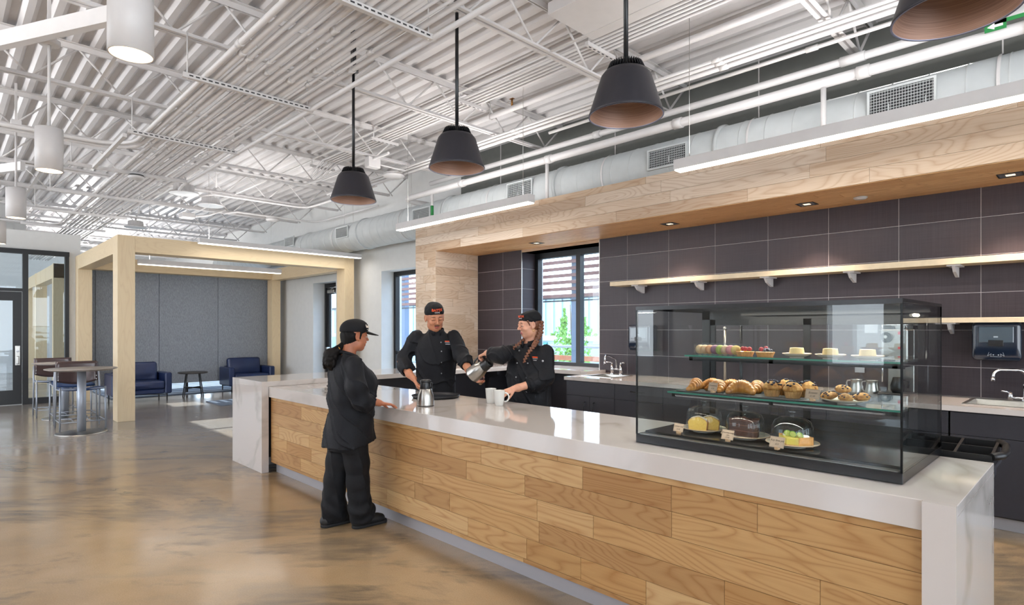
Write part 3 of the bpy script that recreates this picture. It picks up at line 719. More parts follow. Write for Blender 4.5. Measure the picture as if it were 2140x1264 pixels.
# paper towel dispensers
M['smoke']=pm('smoked_plastic','#1c2534',.12,coat=.5); M['smokel']=pm('smoked_window','#46545f',.12,coat=.5); M['decal']=pm('pale_decal','#a9b4bd',.6)
dsp=thing('towel_dispenser','dark smoked paper towel dispenser below the short shelf','dispenser',(0,0,0))
s_=SDF(.006); s_.box((0,-.105,.16),(.165,.105,.165),rd=.035,k=.001); s_.plane((0,-.19,.0),(0,-1,-.35),.02); s_.build('housing',M['smoke'],dsp,False)
MB().box(-.115,.115,-.214,-.205,.15,.285,.004).obj('window',M['smokel'],dsp,False); MB().box(-.05,.05,-.217,-.213,.12,.17,.002).obj('slot',M['blackp'],dsp,False)
MB().box(-.015,.015,-.2165,-.2145,.192,.204,.001).obj('badge',M['decal'],dsp,False)
mb=MB()
for a,b in (((-.055,.035),(-.045,.07)),((-.045,.07),(-.02,.078)),((-.02,.078),(.02,.078)),((.02,.078),(.045,.07)),((.045,.07),(.055,.035)),((-.035,.03),(.035,.03)),((-.035,.03),(-.03,.055)),((.035,.03),(.03,.055)),((-.055,.035),(-.03,.055)),((.055,.035),(.03,.055))):
    mb.bar((a[0],-.2055,a[1]),(b[0],-.2055,b[1]),.002)
mb.ball((-.017,-.2055,.045),.005,8,4).ball((.017,-.2055,.045),.005,8,4); mb.obj('hand_symbol',M['decal'],dsp,False)
dsp.location=(-.66,6.598,1.268)
dup(dsp,(-4.20,6.598,1.262),0,'dark smoked paper towel dispenser left of the display case')

# ============================================================ DISPLAY CASE
DX0,DX1,DY0,DY1=-1.80,-.565,2.715,3.49; ZB=.917
M['cglass']=glass('case_glass',(.945,.968,.968)); M['gedge']=pm('green_glass_edge','#2f7c6a',.15)
M['sglass']=glass('shelf_glass',(.90,.95,.94)); M['cblack']=pm('case_black','#0d0d10',.25); M['cdeck']=pm('case_black_deck','#0e0f12',.12)
dc=thing('display_case','tall glass bakery display case on the counter','display case',(-1.18,3.1,.915))
MB().box(DX0,DX1,DY0,DY1,ZB,ZB+.045,.002).obj('base',M['cblack'],dc)
MB().box(DX0+.02,DX1-.02,DY0+.06,DY1-.03,ZB+.045,ZB+.058,.002).obj('deck',M['cdeck'],dc)
mb=MB()
for k in range(6): mb.box(DX0+.02,DX1-.02,DY0+.010+k*.008,DY0+.014+k*.008,ZB+.045,ZB+.047)
mb.obj('vent_strip',M['steel'],dc)
T=.006; ZT=1.645
for (a,b,c,d,e,f_) in ((DX0,DX1,DY0,DY0+T,ZB+.045,ZT),(DX0,DX0+T,DY0+T,DY1,ZB+.045,ZT),(DX1-T,DX1,DY0+T,DY1,ZB+.045,ZT),(DX0,DX1,DY0,DY1,ZT,ZT+T)):
    MB().box(a,b,c,d,e,f_).obj('glass_pane',M['cglass'],dc,center=True)
for x,y in ((DX0+.004,DY0+.004),(DX1-.004,DY0+.004)): MB().box(x-.004,x+.004,y-.004,y+.004,ZB+.045,ZT).obj('corner_strip',M['cblack'],dc)
MB().box(DX0,DX1,DY0-.001,DY0+.006,ZT-.012,ZT+.008).box(DX0-.001,DX0+.006,DY0,DY1,ZT-.012,ZT+.008).box(DX1-.006,DX1+.001,DY0,DY1,ZT-.006,ZT+.008).obj('top_edge',M['cblack'],dc)
# rear frame with sliding doors
mb=MB(); y0,y1=DY1-.03,DY1
mb.box(DX0,DX0+.05,y0,y1,ZB+.045,ZT).box(DX1-.06,DX1,y0,y1,ZB+.045,ZT).box(DX0,DX1,y0,y1,ZT-.055,ZT).box(DX0,DX1,y0,y1,ZB+.045,ZB+.085); mb.obj('rear_frame',M['cblack'],dc)
MB().box(DX0+.3,DX1-.02,DY1-.14,DY1-.03,ZT-.035,ZT-.01).obj('light_housing',M['cblack'],dc)
for a,b,yy in ((DX0+.05,-1.16,DY1-.024),(-1.20,DX1-.06,DY1-.012)):
    d=MB().box(a,a+.035,yy,yy+.01,ZB+.085,ZT-.055).box(b-.035,b,yy,yy+.01,ZB+.085,ZT-.055).box(a,b,yy,yy+.01,ZT-.09,ZT-.055).box(a,b,yy,yy+.01,ZB+.085,ZB+.115).obj('sliding_door',M['cblack'],dc)
    MB().box(a+.035,b-.035,yy+.003,yy+.007,ZB+.115,ZT-.09).obj('pane',M['cglass'],d)
MB().box(-.60,-.585,3.05,3.13,1.585,1.60,.005).obj('lamp',pm('case_lamp','#ffffff',.5,emis='#fff1d6',est=4),dc)
SH1,SH2=1.398,1.203   # glass shelf tops
for z,x0 in ((SH1,-1.53),(SH2,-1.63)):
    sh=MB().box(x0,DX1-.012,2.76,3.38,z-.008,z).obj('glass_shelf',M['sglass'],dc)
    MB().box(x0,DX1-.012,2.757,2.7605,z-.008,z).box(x0-.003,x0,2.757,3.38,z-.008,z).obj('edge',M['gedge'],sh)
    MB().box(x0,DX1-.012,2.80,2.815,z-.03,z-.009).box(x0,DX1-.012,3.30,3.32,z-.03,z-.009).box(x0,x0+.02,2.80,3.32,z-.03,z-.009).box(-.62,-.60,2.80,3.32,z-.03,z-.009).box(-1.12,-1.1,2.80,3.32,z-.03,z-.009).obj('rail',M['cblack'],sh)
MB().cyl((-1.5,3.35,ZB+.05),(-1.5,3.35,1.55),.008).obj('shelf_post',M['cblack'],dc); MB().cyl((-.6,3.35,ZB+.05),(-.6,3.35,1.6),.008).obj('shelf_post',M['cblack'],dc)
area('case_light',(-1.15,3.06,1.63),1.05,14,(1,.93,.82),(0,0,0),.10)
area('case_light_low',(-1.15,2.80,1.18),1.0,5,(1,.92,.8),(0,0,0),.03)
# ============================================================ PIPES, DUCT, CONDUITS
rD=.295
du=thing('air_duct','large round white spiral duct running above the ash fascia','duct',(-6,6.24,3.47))
mb=MB().cyl((-19,6.24,3.47),(1.6,6.24,3.47),rD,n=48)
x=-18.9
while x<1.5: mb.lathe([(rD-.001,x),(rD+.004,x+.004),(rD+.004,x+.012),(rD-.001,x+.016)],(0,6.24,3.47),40,'x'); x+=.27
mb.obj('duct_body',M['duct'],du)
for x in (-2.95,-5.25,-7.7,-10.5,-13.0,-1.2+2.0):
    MB().lathe([(rD,-.02),(rD+.022,-.018),(rD+.022,.018),(rD,.02)],(x,6.24,3.47),40,'x').obj('collar',M['duct'],du)
gv=pm('grille_dark','#2a2c2e',.7)
for gx,zc in ((-1.25,3.53),(-3.52,3.50),(-5.89,3.53),(-8.27,3.50),(-11.04,3.52),(-13.56,3.6)):
    w=.235; h=.10
    gr=MB().box(gx-w-.02,gx+w+.02,5.925,5.945,zc-h-.018,zc-h).box(gx-w-.02,gx+w+.02,5.925,5.945,zc+h,zc+h+.018).box(gx-w-.02,gx-w,5.925,5.945,zc-h,zc+h).box(gx+w,gx+w+.02,5.925,5.945,zc-h,zc+h).obj('grille',M['duct'],du)
    mb=MB()
    for k in range(8): mb.box(gx-w,gx+w,5.934,5.942,zc-h+.006+k*.026,zc-h+.0095+k*.026)
    for k in range(22): mb.box(gx-w+.008+k*.0215,gx-w+.0105+k*.0215,5.936,5.944,zc-h,zc+h)
    mb.obj('louvre',M['duct'],gr); MB().box(gx-w,gx+w,5.944,5.948,zc-h,zc+h).obj('backing',gv,gr)
rd=thing('duct_hanger','thin rods and straps hanging the round duct','hanger',(-6,6.24,4.5))
for x in (-.6,-2.6,-4.45,-6.6,-9,-11.5): MB().cyl((x,6.24,3.77),(x,6.24,4.55),.006,n=6).lathe([(rD+.008,-.012),(rD+.012,0),(rD+.008,.012)],(x,6.24,3.47),32,'x').obj('strap',M['white'],rd)
mp=thing('sprinkler_main','thick white sprinkler pipe running under the joists above the duct','pipe',(-4,5.8,3.79))
MB().tube([(2,5.8,3.79),(-8.35,5.8,3.79),(-8.47,5.8,3.79),(-8.5,5.83,3.77),(-8.5,5.95,3.75),(-8.5,6.57,3.75)],.048,14).obj('pipe',M['white'],mp)
for x in (-1.5,-.38,-3.3,-5.2,-7.0): MB().cyl((x-.05,5.8,3.79),(x+.05,5.8,3.79),.057,n=16).obj('coupling',M['white'],mp)
mp2=thing('upper_pipe','second white pipe running just above the sprinkler main','pipe',(-4,5.86,3.95))
MB().cyl((2,5.86,3.955),(-7.9,5.86,3.955),.036,n=12).obj('pipe',M['white'],mp2)
for a,b in ((-1.7,-1.5),(-4.5,-4.4)): MB().cyl((a,5.86,3.955),(b,5.86,3.955),.045,n=12).obj('coupling',M['white'],mp2)
for x,lab in ((-1.824,'white drop pipe crossing the duct nearest the display case'),(-5.235,'white drop pipe crossing the duct between the two ceiling light bars'),(-7.775,'white drop pipe crossing the duct with a green band')):
    d=thing('drop_pipe',lab,'pipe',(x,5.8,3.5),0,'white drop pipes in front of the duct')
    MB().cyl((x,5.8,3.745),(x,5.8,3.245),.024,n=12).obj('pipe',M['white'],d)
    if x<-7: MB().cyl((x,5.8,3.56),(x,5.8,3.40),.0255,n=12).obj('band',pm('green_band','#1f7a3c',.6),d)
gm=bpy.data.materials['green_band']
gl_=thing('pipe_marker','green pipe marker sign with a white arrow hanging on the sprinkler pipe','sign',(-.5,5.73,3.84))
MB().box(-.62,1.4,5.735,5.738,3.845,3.875).box(-.66,-.53,5.735,5.738,3.80,3.875).obj('band',gm,gl_)
MB().add([(-.645,5.733,3.835),(-.60,5.733,3.86),(-.60,5.733,3.845),(-.55,5.733,3.845),(-.55,5.733,3.825),(-.60,5.733,3.825),(-.60,5.733,3.81)],[(0,1,2,3,4,5,6)]).obj('arrow',M['wallw'],gl_)
sp=thing('sprinkler_branch','white sprinkler branch pipe with flange and brass head between the pendant lamps','pipe',(-4.8,5.11,4.28))
MB().cyl((-6.1,5.11,4.28),(1.5,5.11,4.28),.034,n=12).obj('pipe',M['white'],sp)
MB().cyl((-6.1,5.11,4.28),(-6.13,5.11,4.28),.075,n=16).cyl((-6.13,5.11,4.28),(-6.2,5.11,4.28),.05,n=16).obj('flange',M['white'],sp)
MB().cyl((-5.2,5.11,4.31),(-5.2,5.11,4.40),.012,n=8).box(-5.23,-5.17,5.09,5.13,4.40,4.405).obj('sprinkler_head',pm('brass','#a8743c',.35,1.0),sp)
MB().cyl((-5.6,5.11,4.3),(-5.6,5.11,4.55),.008,n=6).lathe([(.04,-.012),(.043,0),(.04,.012)],(-5.6,5.11,4.28),16,'x').obj('hanger',M['white'],sp)
# big conduit rack
rk=thing('conduit_rack','wide rack of parallel white conduits hung below the roof joists','conduit',(-7,2.1,3.75))
rc=random.Random(5); radii=[.024,.024,.019,.024,.014,.024,.023,.018,.024,.023,.014,.012,.023]
y=1.69
for i,r in enumerate(radii):
    z=3.745+r
    if i<2: pts=[(.9,y,z),(-8.0-.15*i,y,z)]+[(-8.0-.15*i-.45*math.sin(a),y-.45*(1-math.cos(a)),z) for a in (.3,.6,.9,1.2,1.45)]+[(-8.46-.15*i,-1.5,z)]
    elif i<4 : pts=[(.9,y,z),(-15.0-.2*i,y,z)]+[(-15.0-.2*i-.35*math.sin(a),y-.35*(1-math.cos(a)),z) for a in (.3,.6,.9,1.2,1.45)]+[(-15.36-.2*i,-1.5,z)]
    else: pts=[(.9,y,z),(-24,y,z)]
    mb=MB().tube(pts,r,10)
    xx=-1.0-rc.uniform(0,1.2)
    while xx>-16 and (i>1 or xx>-7.8): mb.cyl((xx,y,z),(xx+.07,y,z),r+.007,n=10); xx-=3.05
    mb.obj('conduit',M['white'],rk); y+=.072
MB().tube([(.9,2.66,3.72),(-9.85,2.66,3.72),(-10.1,2.68,3.7),(-10.35,2.8,3.92)],.022,10).obj('conduit',M['white'],rk)
slot=pm('dark_slot','#3a3a3c',.8)
for k,x in enumerate([-1.55]+[-3.56-2.01*i for i in range(0,6)]+[-15.7,-17.7]):
    y0=1.50 if x>-9 else 1.22
    s_=MB().box(x-.02,x+.02,y0,2.68,3.70,3.705).box(x-.02,x-.017,y0,2.68,3.705,3.742).box(x+.017,x+.02,y0,2.68,3.705,3.742).obj('strut_channel',M['white'],rk)
    if x>-8:
        mb=MB(); yy=y0+.05
        while yy<2.65: mb.box(x+.0202,x+.0212,yy,yy+.032,3.716,3.728); yy+=.052
        q_=mb.obj('slots',slot,s_); q_['kind']='stuff'
    for yy in (y0+.04,2.62): MB().cyl((x,yy,3.69),(x,yy,4.10),.006,n=6).obj('rod',M['white'],rk)
MB().box(-9.4,-7.62,1.46,1.50,3.66,3.70).obj('strut_channel',M['white'],rk)
# second small rack beneath the deck and three low conduits
r2=thing('small_conduit_rack','narrow rack of five thin white conduits tight under the deck','conduit',(-4,4.85,4.36))
for i in range(5): MB().tube([(1.5,4.66+.062*i,4.395),(-9.3,4.66+.062*i,4.395),(-9.6,4.66+.062*i+.02,4.33),(-9.9,4.66+.062*i,4.2)],.016,8).obj('conduit',M['white'],r2)
for k in range(5):
    x=-1.6-2.01*k; s_=MB().box(x-.02,x+.02,4.58,5.04,4.34,4.378).obj('strut_channel',M['white'],r2)
    mb=MB()
    for q in range(6): mb.box(x-.007,x+.007,4.62+q*.07,4.655+q*.07,4.3385,4.3395)
    q_=mb.obj('slots',slot,s_); q_['kind']='stuff'; MB().cyl((x,4.62,4.35),(x,4.62,4.5),.008,n=6).obj('rod',M['white'],r2)
r3=thing('low_conduit_run','three white conduits clipped under the joists in front of the duct','conduit',(-4,5.3,4.04))
for y,r in ((5.19,.016),(5.26,.02),(5.35,.027)): MB().cyl((1.6,y,4.06-r),(-10.2,y,4.06-r),r,n=10).cyl((-2.6,y,4.06-r),(-2.52,y,4.06-r),r+.006,n=10).cyl((-5.3,y,4.06-r),(-5.22,y,4.06-r),r+.006,n=10).obj('conduit',M['white'],r3)
tag(MB().cyl((1.6,5.58,4.04),(-5.0,5.58,4.04),.018,n=10).cyl((-1.9,5.58,4.04),(-1.8,5.58,4.04),.025,n=10).obj('single_conduit',M['white']),'single white conduit running between the low conduits and the sprinkler pipe','conduit')
for i,(x,y) in enumerate(((-10.4,3.4),(-12.2,4.3),(-13.6,5.2))):
    tag(MB().tube([(x+3.2,y+1.2,4.05),(x+.9,y+1.2,4.05),(x+.6,y+1.16,4.05),(x+.5,y+1.0,4.05),(x+.5,y-.6,4.05),(x+.3,y-.8,4.02)],.02,8).obj('bent_conduit',M['white']),['bent white conduit near the dome lamps','bent white conduit above the far bar return','bent white conduit above the pergola opening'][i],'conduit')
# box trunking tight under the deck, and the diagonal flat beam
tag(MB().box(-3.53,-1.72,3.92,4.58,4.36,4.47,.003).box(-2.9,-2.8,3.5,3.92,4.36,4.47).obj('ceiling_trunking',M['white']),'flat white box trunking tucked between the joists near the third pendant lamp','trunking')
for k,(a,b,lab) in enumerate((((-5.45,1.03),(-9.0,-.80),'flat white beam crossing diagonally above the nearest white cylinder lamp'),((-11.6,.93),(-14.6,-.62),'flat white beam crossing diagonally above the far white cylinder lamps'))):
    tag(MB().bar((a[0],a[1],4.02),(b[0],b[1],4.02),.07,.13,(0,0,1)).obj('diagonal_beam',M['white']),lab,'beam')
tag(MB().box(-7.72,-7.60,4.62-.1,4.62+.1,3.93,4.08,.004).cyl((-7.66,4.72,4.0),(-7.66,5.2,4.0),.012,n=8).obj('junction_box',M['white']),'white square junction box clipped to the joist left of the second pendant lamp','junction box')
def disc(name,x,y,z,r,h,lab,cat,dark=False):
    t_=thing(name,lab,cat,(x,y,z)); MB().lathe([(.001,0),(r*.8,.002),(r,.02),(r,h-.01),(r*.9,h),(.001,h)],(x,y,z),28).obj('cover',M['white'],t_); MB().lathe([(r*.95,0),(r*.95,.014)],(x,y,z+h),24).obj('base',M['blackp'] if dark else M['white'],t_)
disc('smoke_detector',-9.6,2.0,3.645,.10,.045,'round white detector with a black base under the conduit rack','detector',True)
disc('access_point',-8.05,5.24,3.97,.17,.05,'flat round white device above the third ceiling light bar','wireless device')
disc('access_point',-13.2,5.4,3.97,.15,.05,'flat round white device above the far end of the pergola','wireless device')
tag(MB().box(-13.6,-13.35,3.6,3.85,3.85,3.95,.01).tube([(-13.5,3.85,3.9),(-13.4,4.1,3.95),(-13.2,4.4,4.08)],.02,8).obj('junction_box',M['white']),'small white junction box above the pergola front beam','junction box')
# dome high-bay lamps
db=thing('dome_lamp','white dome high-bay lamp nearest the small detector under the conduits','lamp',(-10.85,2.95,3.80),0,'white dome high-bay lamps')
MB().lathe([(.225,0),(.232,.008),(.225,.02),(.16,.03),(.155,.14),(.13,.155),(.001,.155)],n=36).obj('housing',M['white'],db,False)
MB().lathe([(.001,.006),(.20,.006),(.222,.002)],n=36).obj('lens',pm('lamp_lens','#dfe3e6',.3),db,False)
mb=MB()
for k in range(30): a=2*PI*k/30; mb.bar((.150*math.cos(a),.150*math.sin(a),.03),(.146*math.cos(a),.146*math.sin(a),.15),.004,.03)
mb.obj('cooling_fins',M['white'],db,False)
MB().tube([(0,0,.15),(.02,0,.2),(.1,0,.27),(.25,0,.30),(.32,0,.31),(.33,0,.85)],.018,8).obj('stem',M['white'],db,False)
dup(db,(-12.0,3.72,3.88),0,'white dome high-bay lamp above the pergola front beam')
dup(db,(-15.9,3.3,3.90),0,'white dome high-bay lamp furthest off beyond the pergola')

# ============================================================ LAMPS
def bar_light(name_lab,x0,x1,y0,y1,z0,z1,cables):
    t_=thing('linear_light',name_lab,'light fixture',((x0+x1)/2,(y0+y1)/2,z0),0,'white linear light bars on wires')
    MB().box(x0,x1,y0,y1,z0+.012,z1,.002).obj('housing',M['white'],t_)
    i=.008; MB().box(x0+i,x1-i,y0+i,y1-i,z0,z0+.0125).obj('diffuser',M['led'],t_)
    for cx_,cy_ in cables:
        MB().cyl((cx_,cy_,z1),(cx_,cy_,4.55),.0025,n=6).obj('wire',M['steel'],t_)
bar_light('white light bar above the display case end of the ash fascia',-2.86,.30,4.94,5.06,3.02,3.125,[(-2.73,5.0),(-.1,5.0)])
bar_light('white light bar at the far end of the ash fascia',-7.54,-4.76,4.94,5.06,3.02,3.125,[(-4.9,5.0),(-7.3,5.0)])
bar_light('white light bar hanging just in front of the pergola',-11.11,-10.99,3.23,6.37,3.02,3.11,[(-11.05,3.4),(-11.05,6.2)])
bar_light('white light bar hanging inside the pergola',-13.36,-13.24,2.80,5.62,2.80,2.905,[(-13.3,3.0),(-13.3,5.4)])
for k,x in enumerate((-5,-11,-17.5,1.5)):  # unseen bars added to carry the uplights that brighten the ceiling
    bar_light(['white light bar behind the camera near the cylinder lamps','white light bar behind the camera at the middle of the hall','white light bar behind the camera at the far end of the hall','white light bar behind the camera by the side glazing'][k],x-1.5,x+1.5,-3.06,-2.94,3.17,3.28,[(x-1.3,-3.0),(x+1.3,-3.0)])
bar_light('white light bar in the room beyond the grey partition',-22.5,-19.5,2.94,3.06,3.07,3.18,[(-22.3,3.0),(-19.7,3.0)])  # added bar to carry the uplight for the ceiling beyond the partition
for k,(x0,x1,y0,y1,z) in enumerate(((-2.8,.25,4.96,5.04,3.01),(-7.5,-4.8,4.96,5.04,3.01),(-11.09,-11.01,3.3,6.3,3.01),(-13.34,-13.26,2.9,5.5,2.79))):
    area('bar_glow_%d'%k,((x0+x1)/2,(y0+y1)/2,z),x1-x0,22 if k<2 else 9,(1,.97,.92),(0,0,0),y1-y0)
# white cylinder downlights
M['reflector']=pm('lamp_reflector','#f1d9b8',.25,.6)
cl=thing('cylinder_lamp','large white cylinder pendant lamp nearest the camera','lamp',(-3.42,.69,2.90),0,'white cylinder pendants')
MB().lathe([(.094,.02),(.094,.0),(.1,.0),(.1,.365),(.06,.372),(.001,.372)],n=40).obj('shade',M['white'],cl,False)
MB().lathe([(.094,.003),(.09,.06),(.05,.16),(.001,.17)],n=32).obj('reflector',M['ledw'],cl,False)
MB().cyl((0,0,.37),(0,0,1.1),.012,n=10).obj('stem',M['white'],cl,False)
MB().lathe([(.001,1.09),(.075,1.09),(.08,1.10),(.08,1.13),(.06,1.135)],n=24).box(-.05,.05,-.05,.05,1.135,1.20).box(-.012,.012,-.012,.012,1.20,1.66).obj('canopy',M['white'],cl,False)
for x,lab in ((-6.42,'white cylinder pendant lamp second from the camera'),(-9.42,'white cylinder pendant lamp third from the camera'),(-12.42,'white cylinder pendant lamp furthest from the camera')): dup(cl,(x,.69,2.90),0,lab)
for k in range(4):
    d=bpy.data.lights.new('cylinder_spot','SPOT'); d.energy=85; d.color=(1,.84,.64); d.spot_size=math.radians(75); d.spot_blend=.7; d.shadow_soft_size=.08
    o=bpy.data.objects.new('cylinder_spot',d); o.location=(-3.42-3*k,.69,2.885); COL.objects.link(o)
# black pendants
M['shade']=pm('charcoal_spun_shade','#35343a',.45,.3,noise=.05,nscale=30); t=NT('brushed_copper'); c=t.coord('Object',(1,1,120)); n=t.noise(c,3,3)
t.l(t.ramp(n,[(.3,'#7d6155'),(.7,'#9c7f70')]),t.b.inputs['Base Color']); t.b.inputs['Metallic'].default_value=.35; t.b.inputs['Roughness'].default_value=.5; M['copper']=t.m
pd=thing('pendant_lamp','black dome pendant lamp over the far part of the counter','lamp',(-5.34,3.0,2.83),0,'black pendants over the counter')
MB().lathe([(.219,.0),(.225,.0),(.227,.006),(.222,.02),(.152,.24),(.130,.268),(.098,.278)],n=56).obj('shade',M['shade'],pd,False)
MB().lathe([(.2195,.001),(.214,.02),(.145,.23),(.12,.255),(.001,.26)],n=56).obj('lining',M['copper'],pd,False)
MB().lathe([(.2265,-.0005),(.2185,-.0005),(.2185,.004)],n=56).obj('rim',pm('pale_rim','#8f94ac',.3,.5),pd,False)
mb=MB()
for k in range(40): a=2*PI*k/40; mb.bar((.105*math.cos(a),.105*math.sin(a),.275),(.085*math.cos(a),.085*math.sin(a),.318),.0045,.03)
mb.lathe([(.088,.272),(.088,.316),(.03,.325),(.001,.325)],n=40); mb.obj('heat_sink',M['blackm'],pd,False)
MB().cyl((0,0,.32),(0,0,1.30),.0145,n=12).obj('stem',M['blackm'],pd,False)
MB().lathe([(.001,1.30),(.05,1.30),(.05,1.33),(.001,1.33)],n=20).box(-.02,.02,-.02,.02,1.33,1.72).obj('canopy',M['blackm'],pd,False)
for x,lab in ((-3.69,'black dome pendant lamp second along the counter, above the seated mugs'),(-2.06,'black dome pendant lamp above the left of the display case'),(-.44,'large black dome pendant lamp showing its copper lining, nearest the camera')):
    dup(pd,(x,3.0,2.83),0,lab.replace('seated mugs','two white mugs'))
for x in (-5.34,-3.69,-2.06,-.44):
    d=bpy.data.lights.new('pendant_spot','SPOT'); d.energy=45; d.color=(1,.9,.78); d.spot_size=math.radians(110); d.spot_blend=.8; d.shadow_soft_size=.08
    o=bpy.data.objects.new('pendant_spot',d); o.location=(x,3.0,2.99); COL.objects.link(o)
# recessed square downlights and a round speaker in the soffit
M['dlin']=pm('downlight_cone','#b9bcc4',.25,.7)
for x,lab in ((-5.82,'square recessed downlight above the window ledge'),(-3.65,'square recessed downlight over the left part of the sink worktop'),(-2.11,'square recessed downlight above the middle of the display case'),(-.55,'square recessed downlight above the large sink')):
    y=6.22; t_=thing('recessed_downlight',lab,'light fixture',(x,y,2.785),0,'square downlights in the ash soffit')
    mb=MB(); w=.075
    mb.box(x-w-.008,x+w+.008,y-w-.008,y-w,2.781,2.785).box(x-w-.008,x+w+.008,y+w,y+w+.008,2.781,2.785).box(x-w-.008,x-w,y-w,y+w,2.781,2.785).box(x+w,x+w+.008,y-w,y+w,2.781,2.785); mb.obj('trim_ring',M['blackm'],t_)
    MB().add([(x-w,y-w,2.784),(x+w,y-w,2.784),(x+w,y+w,2.784),(x-w,y+w,2.784),(x-.03,y-.03,2.7825),(x+.03,y-.03,2.7825),(x+.03,y+.03,2.7825),(x-.03,y+.03,2.7825)],[(0,1,5,4),(1,2,6,5),(2,3,7,6),(3,0,4,7)]).obj('cone',M['dlin'],t_)
    MB().box(x-.03,x+.03,y-.03,y+.03,2.7815,2.783).obj('lamp',M['ledw'],t_)
    d=bpy.data.lights.new('downlight','SPOT'); d.energy=170; d.color=(1,.80,.64); d.spot_size=math.radians(88); d.spot_blend=.6; d.shadow_soft_size=.05
    o=bpy.data.objects.new('downlight',d); o.location=(x,y,2.775); COL.objects.link(o)
disc('ceiling_speaker',-1.644,6.26,2.765,.06,.02,'small round white speaker in the ash soffit','speaker')
# ============================================================ PERGOLA AND LOUNGE
pg=thing('pergola','pale maple box pergola framing the lounge','pergola',(-13.3,4.25,0))
PX0,PX1,PXa,PXb=-11.75,-11.4,-15.5,-15.2; PY0,PY1=2.11,6.42; PT,PB=3.09,2.82
for x0,x1 in ((PX0,PX1),(PXa,PXb)):
    for y0,y1 in ((PY0,PY0+.25),(PY1-.22,PY1)):
        MB().box(x0,x1,y0,y1,0,PT,.003).obj('post',M['maplez'],pg,center=True)
    MB().box(x0+.002,x1-.002,PY0+.25,PY1-.22,PB,PT,.003).obj('cross_beam',M['mapley'],pg,center=True)
for y0,y1 in ((PY0+.003,PY0+.247),(PY1-.217,PY1-.003)): MB().box(PXb,PX0,y0,y1,PB-.02,PT-.002,.003).obj('side_beam',M['maplex'],pg,center=True)
# grey acoustic panels behind it, floating above the floor
t=NT('grey_felt'); c=t.coord('Object',(1,60,6)); n=t.noise(c,3,3,.7); n2=t.noise(t.coord('Object',(1,1,.2)),110,2)
t.l(t.ramp(t.math('MULTIPLY',t.math('ADD',n,n2),.5),[(.35,'#7b7f86'),(.65,'#a1a6ad')]),t.b.inputs['Base Color']); t.b.inputs['Roughness'].default_value=.9; t.bump(n2,.2,.002); M['felt']=t.m
ap=thing('acoustic_partition','tall charcoal grey felt partition behind the armchairs','partition',(-15.66,4.4,.24))
ys=[2.215,2.48,3.72,5.02,6.58]
for a,b in zip(ys,ys[1:]): MB().box(-15.70,-15.62,a+.004,b-.004,.24,2.93,.003).obj('panel',M['felt'],ap,center=True)
MB().box(-15.70,-15.63,2.215,6.58,2.93,3.0).box(-15.70,-15.63,2.22,2.26,0,.24).box(-15.70,-15.63,6.52,6.56,0,.24).box(-15.70,-15.63,4.3,4.34,0,.24).obj('track',M['blackf'],ap)
# posts of a second pergola beyond the glass front
p2=thing('far_pergola','maple pergola seen through the black framed glass front','pergola',(-20,2.3,0))
for x in (-17.45,-20.9,-23.6): MB().box(x-.2,x,1.95,2.20,0,3.09,.003).obj('post',M['maplez'],p2,center=True)
MB().box(-24,-17.45,1.96,2.19,2.75,3.085,.003).obj('side_beam',M['maplex'],p2,center=True)
# rugs
M['rug']=pm('blue_grey_rug','#5f6b7c',.95,noise=.25,nscale=60); M['rugl']=pm('sunlit_rug_stripe','#9aa6b5',.95)
rg=thing('rug','blue grey striped rug under the grey partition','rug',(-17,4.6,0)); MB().box(-19.3,-15.15,2.7,6.3,.001,.012).obj('pile',M['rug'],rg)
mb=MB()
for k in range(9): mb.box(-19.2+k*.46,-19.05+k*.46,2.72,6.28,.012,.0135)  # stripes of sunlight on the carpet, put in as pale colour
o=mb.obj('sun_stripes',M['rugl'],rg); o['kind']='stuff'
rg=thing('floor_mat','dark grey entrance mat in the sunlight by the glass door','mat',(-12.9,5.1,0)); MB().prism([(-13.35,4.05),(-12.4,4.05),(-12.4,6.2),(-13.35,6.2)],.001,.014).obj('pile',M['rug'],rg)
# armchairs
M['leather']=pm('navy_leather','#1b2a50',.32,noise=.12,nscale=6,bump=.15,bscale=60); M['leathd']=M['leather']
def cushion(c,h,rd=.035,puff=.02,rot=(0,0,0)):
    s=SDF(.014); s.box(c,h,rot,rd,.001); s.ell(c,(h[0]+puff*.3,h[1]*.98,h[2]+puff*.3) if 0 else (h[0]*1.0+puff,h[1]*.9,h[2]*.9),rot,.05); return s
ac=thing('armchair','navy leather armchair beside the right post of the pergola','armchair',(-14.90,5.56,0),0,'navy leather armchairs')
# local: front faces +x, width along y
for s_ in (-1,1):
    y=s_*.485; MB().box(-.62,.10,y-.065,y+.065,.155,.60,.022).obj('arm',M['leather'],ac,False)
MB().box(-.60,.08,-.42,.42,.155,.26,.02).obj('base',M['leather'],ac,False)
cushion((-.17,0,.345),(.27,.415,.085),.04).build('seat_cushion',M['leather'],ac,False)
MB().box(-.70,-.58,-.42,.42,.155,.62,.02).obj('backrest',M['leather'],ac,False)
cushion((-.50,0,.60),(.09,.40,.215),.06,.025,(0,-.16,0)).build('back_cushion',M['leather'],ac,False)
for sx,sy in ((.03,-.47),(.03,.47),(-.62,-.47),(-.62,.47)):
    MB().bar((sx,sy,0),(sx,sy,.16),.022).obj('leg',M['blackm'],ac,False)
MB().bar((.03,-.46,.13),(-.62,.46,.13),.018,.02).bar((.03,.46,.13),(-.62,-.46,.13),.018,.02).obj('underframe',M['blackm'],ac,False)
dup(ac,(-14.27,3.07,0),0,'navy leather armchair half hidden by the left post of the pergola')
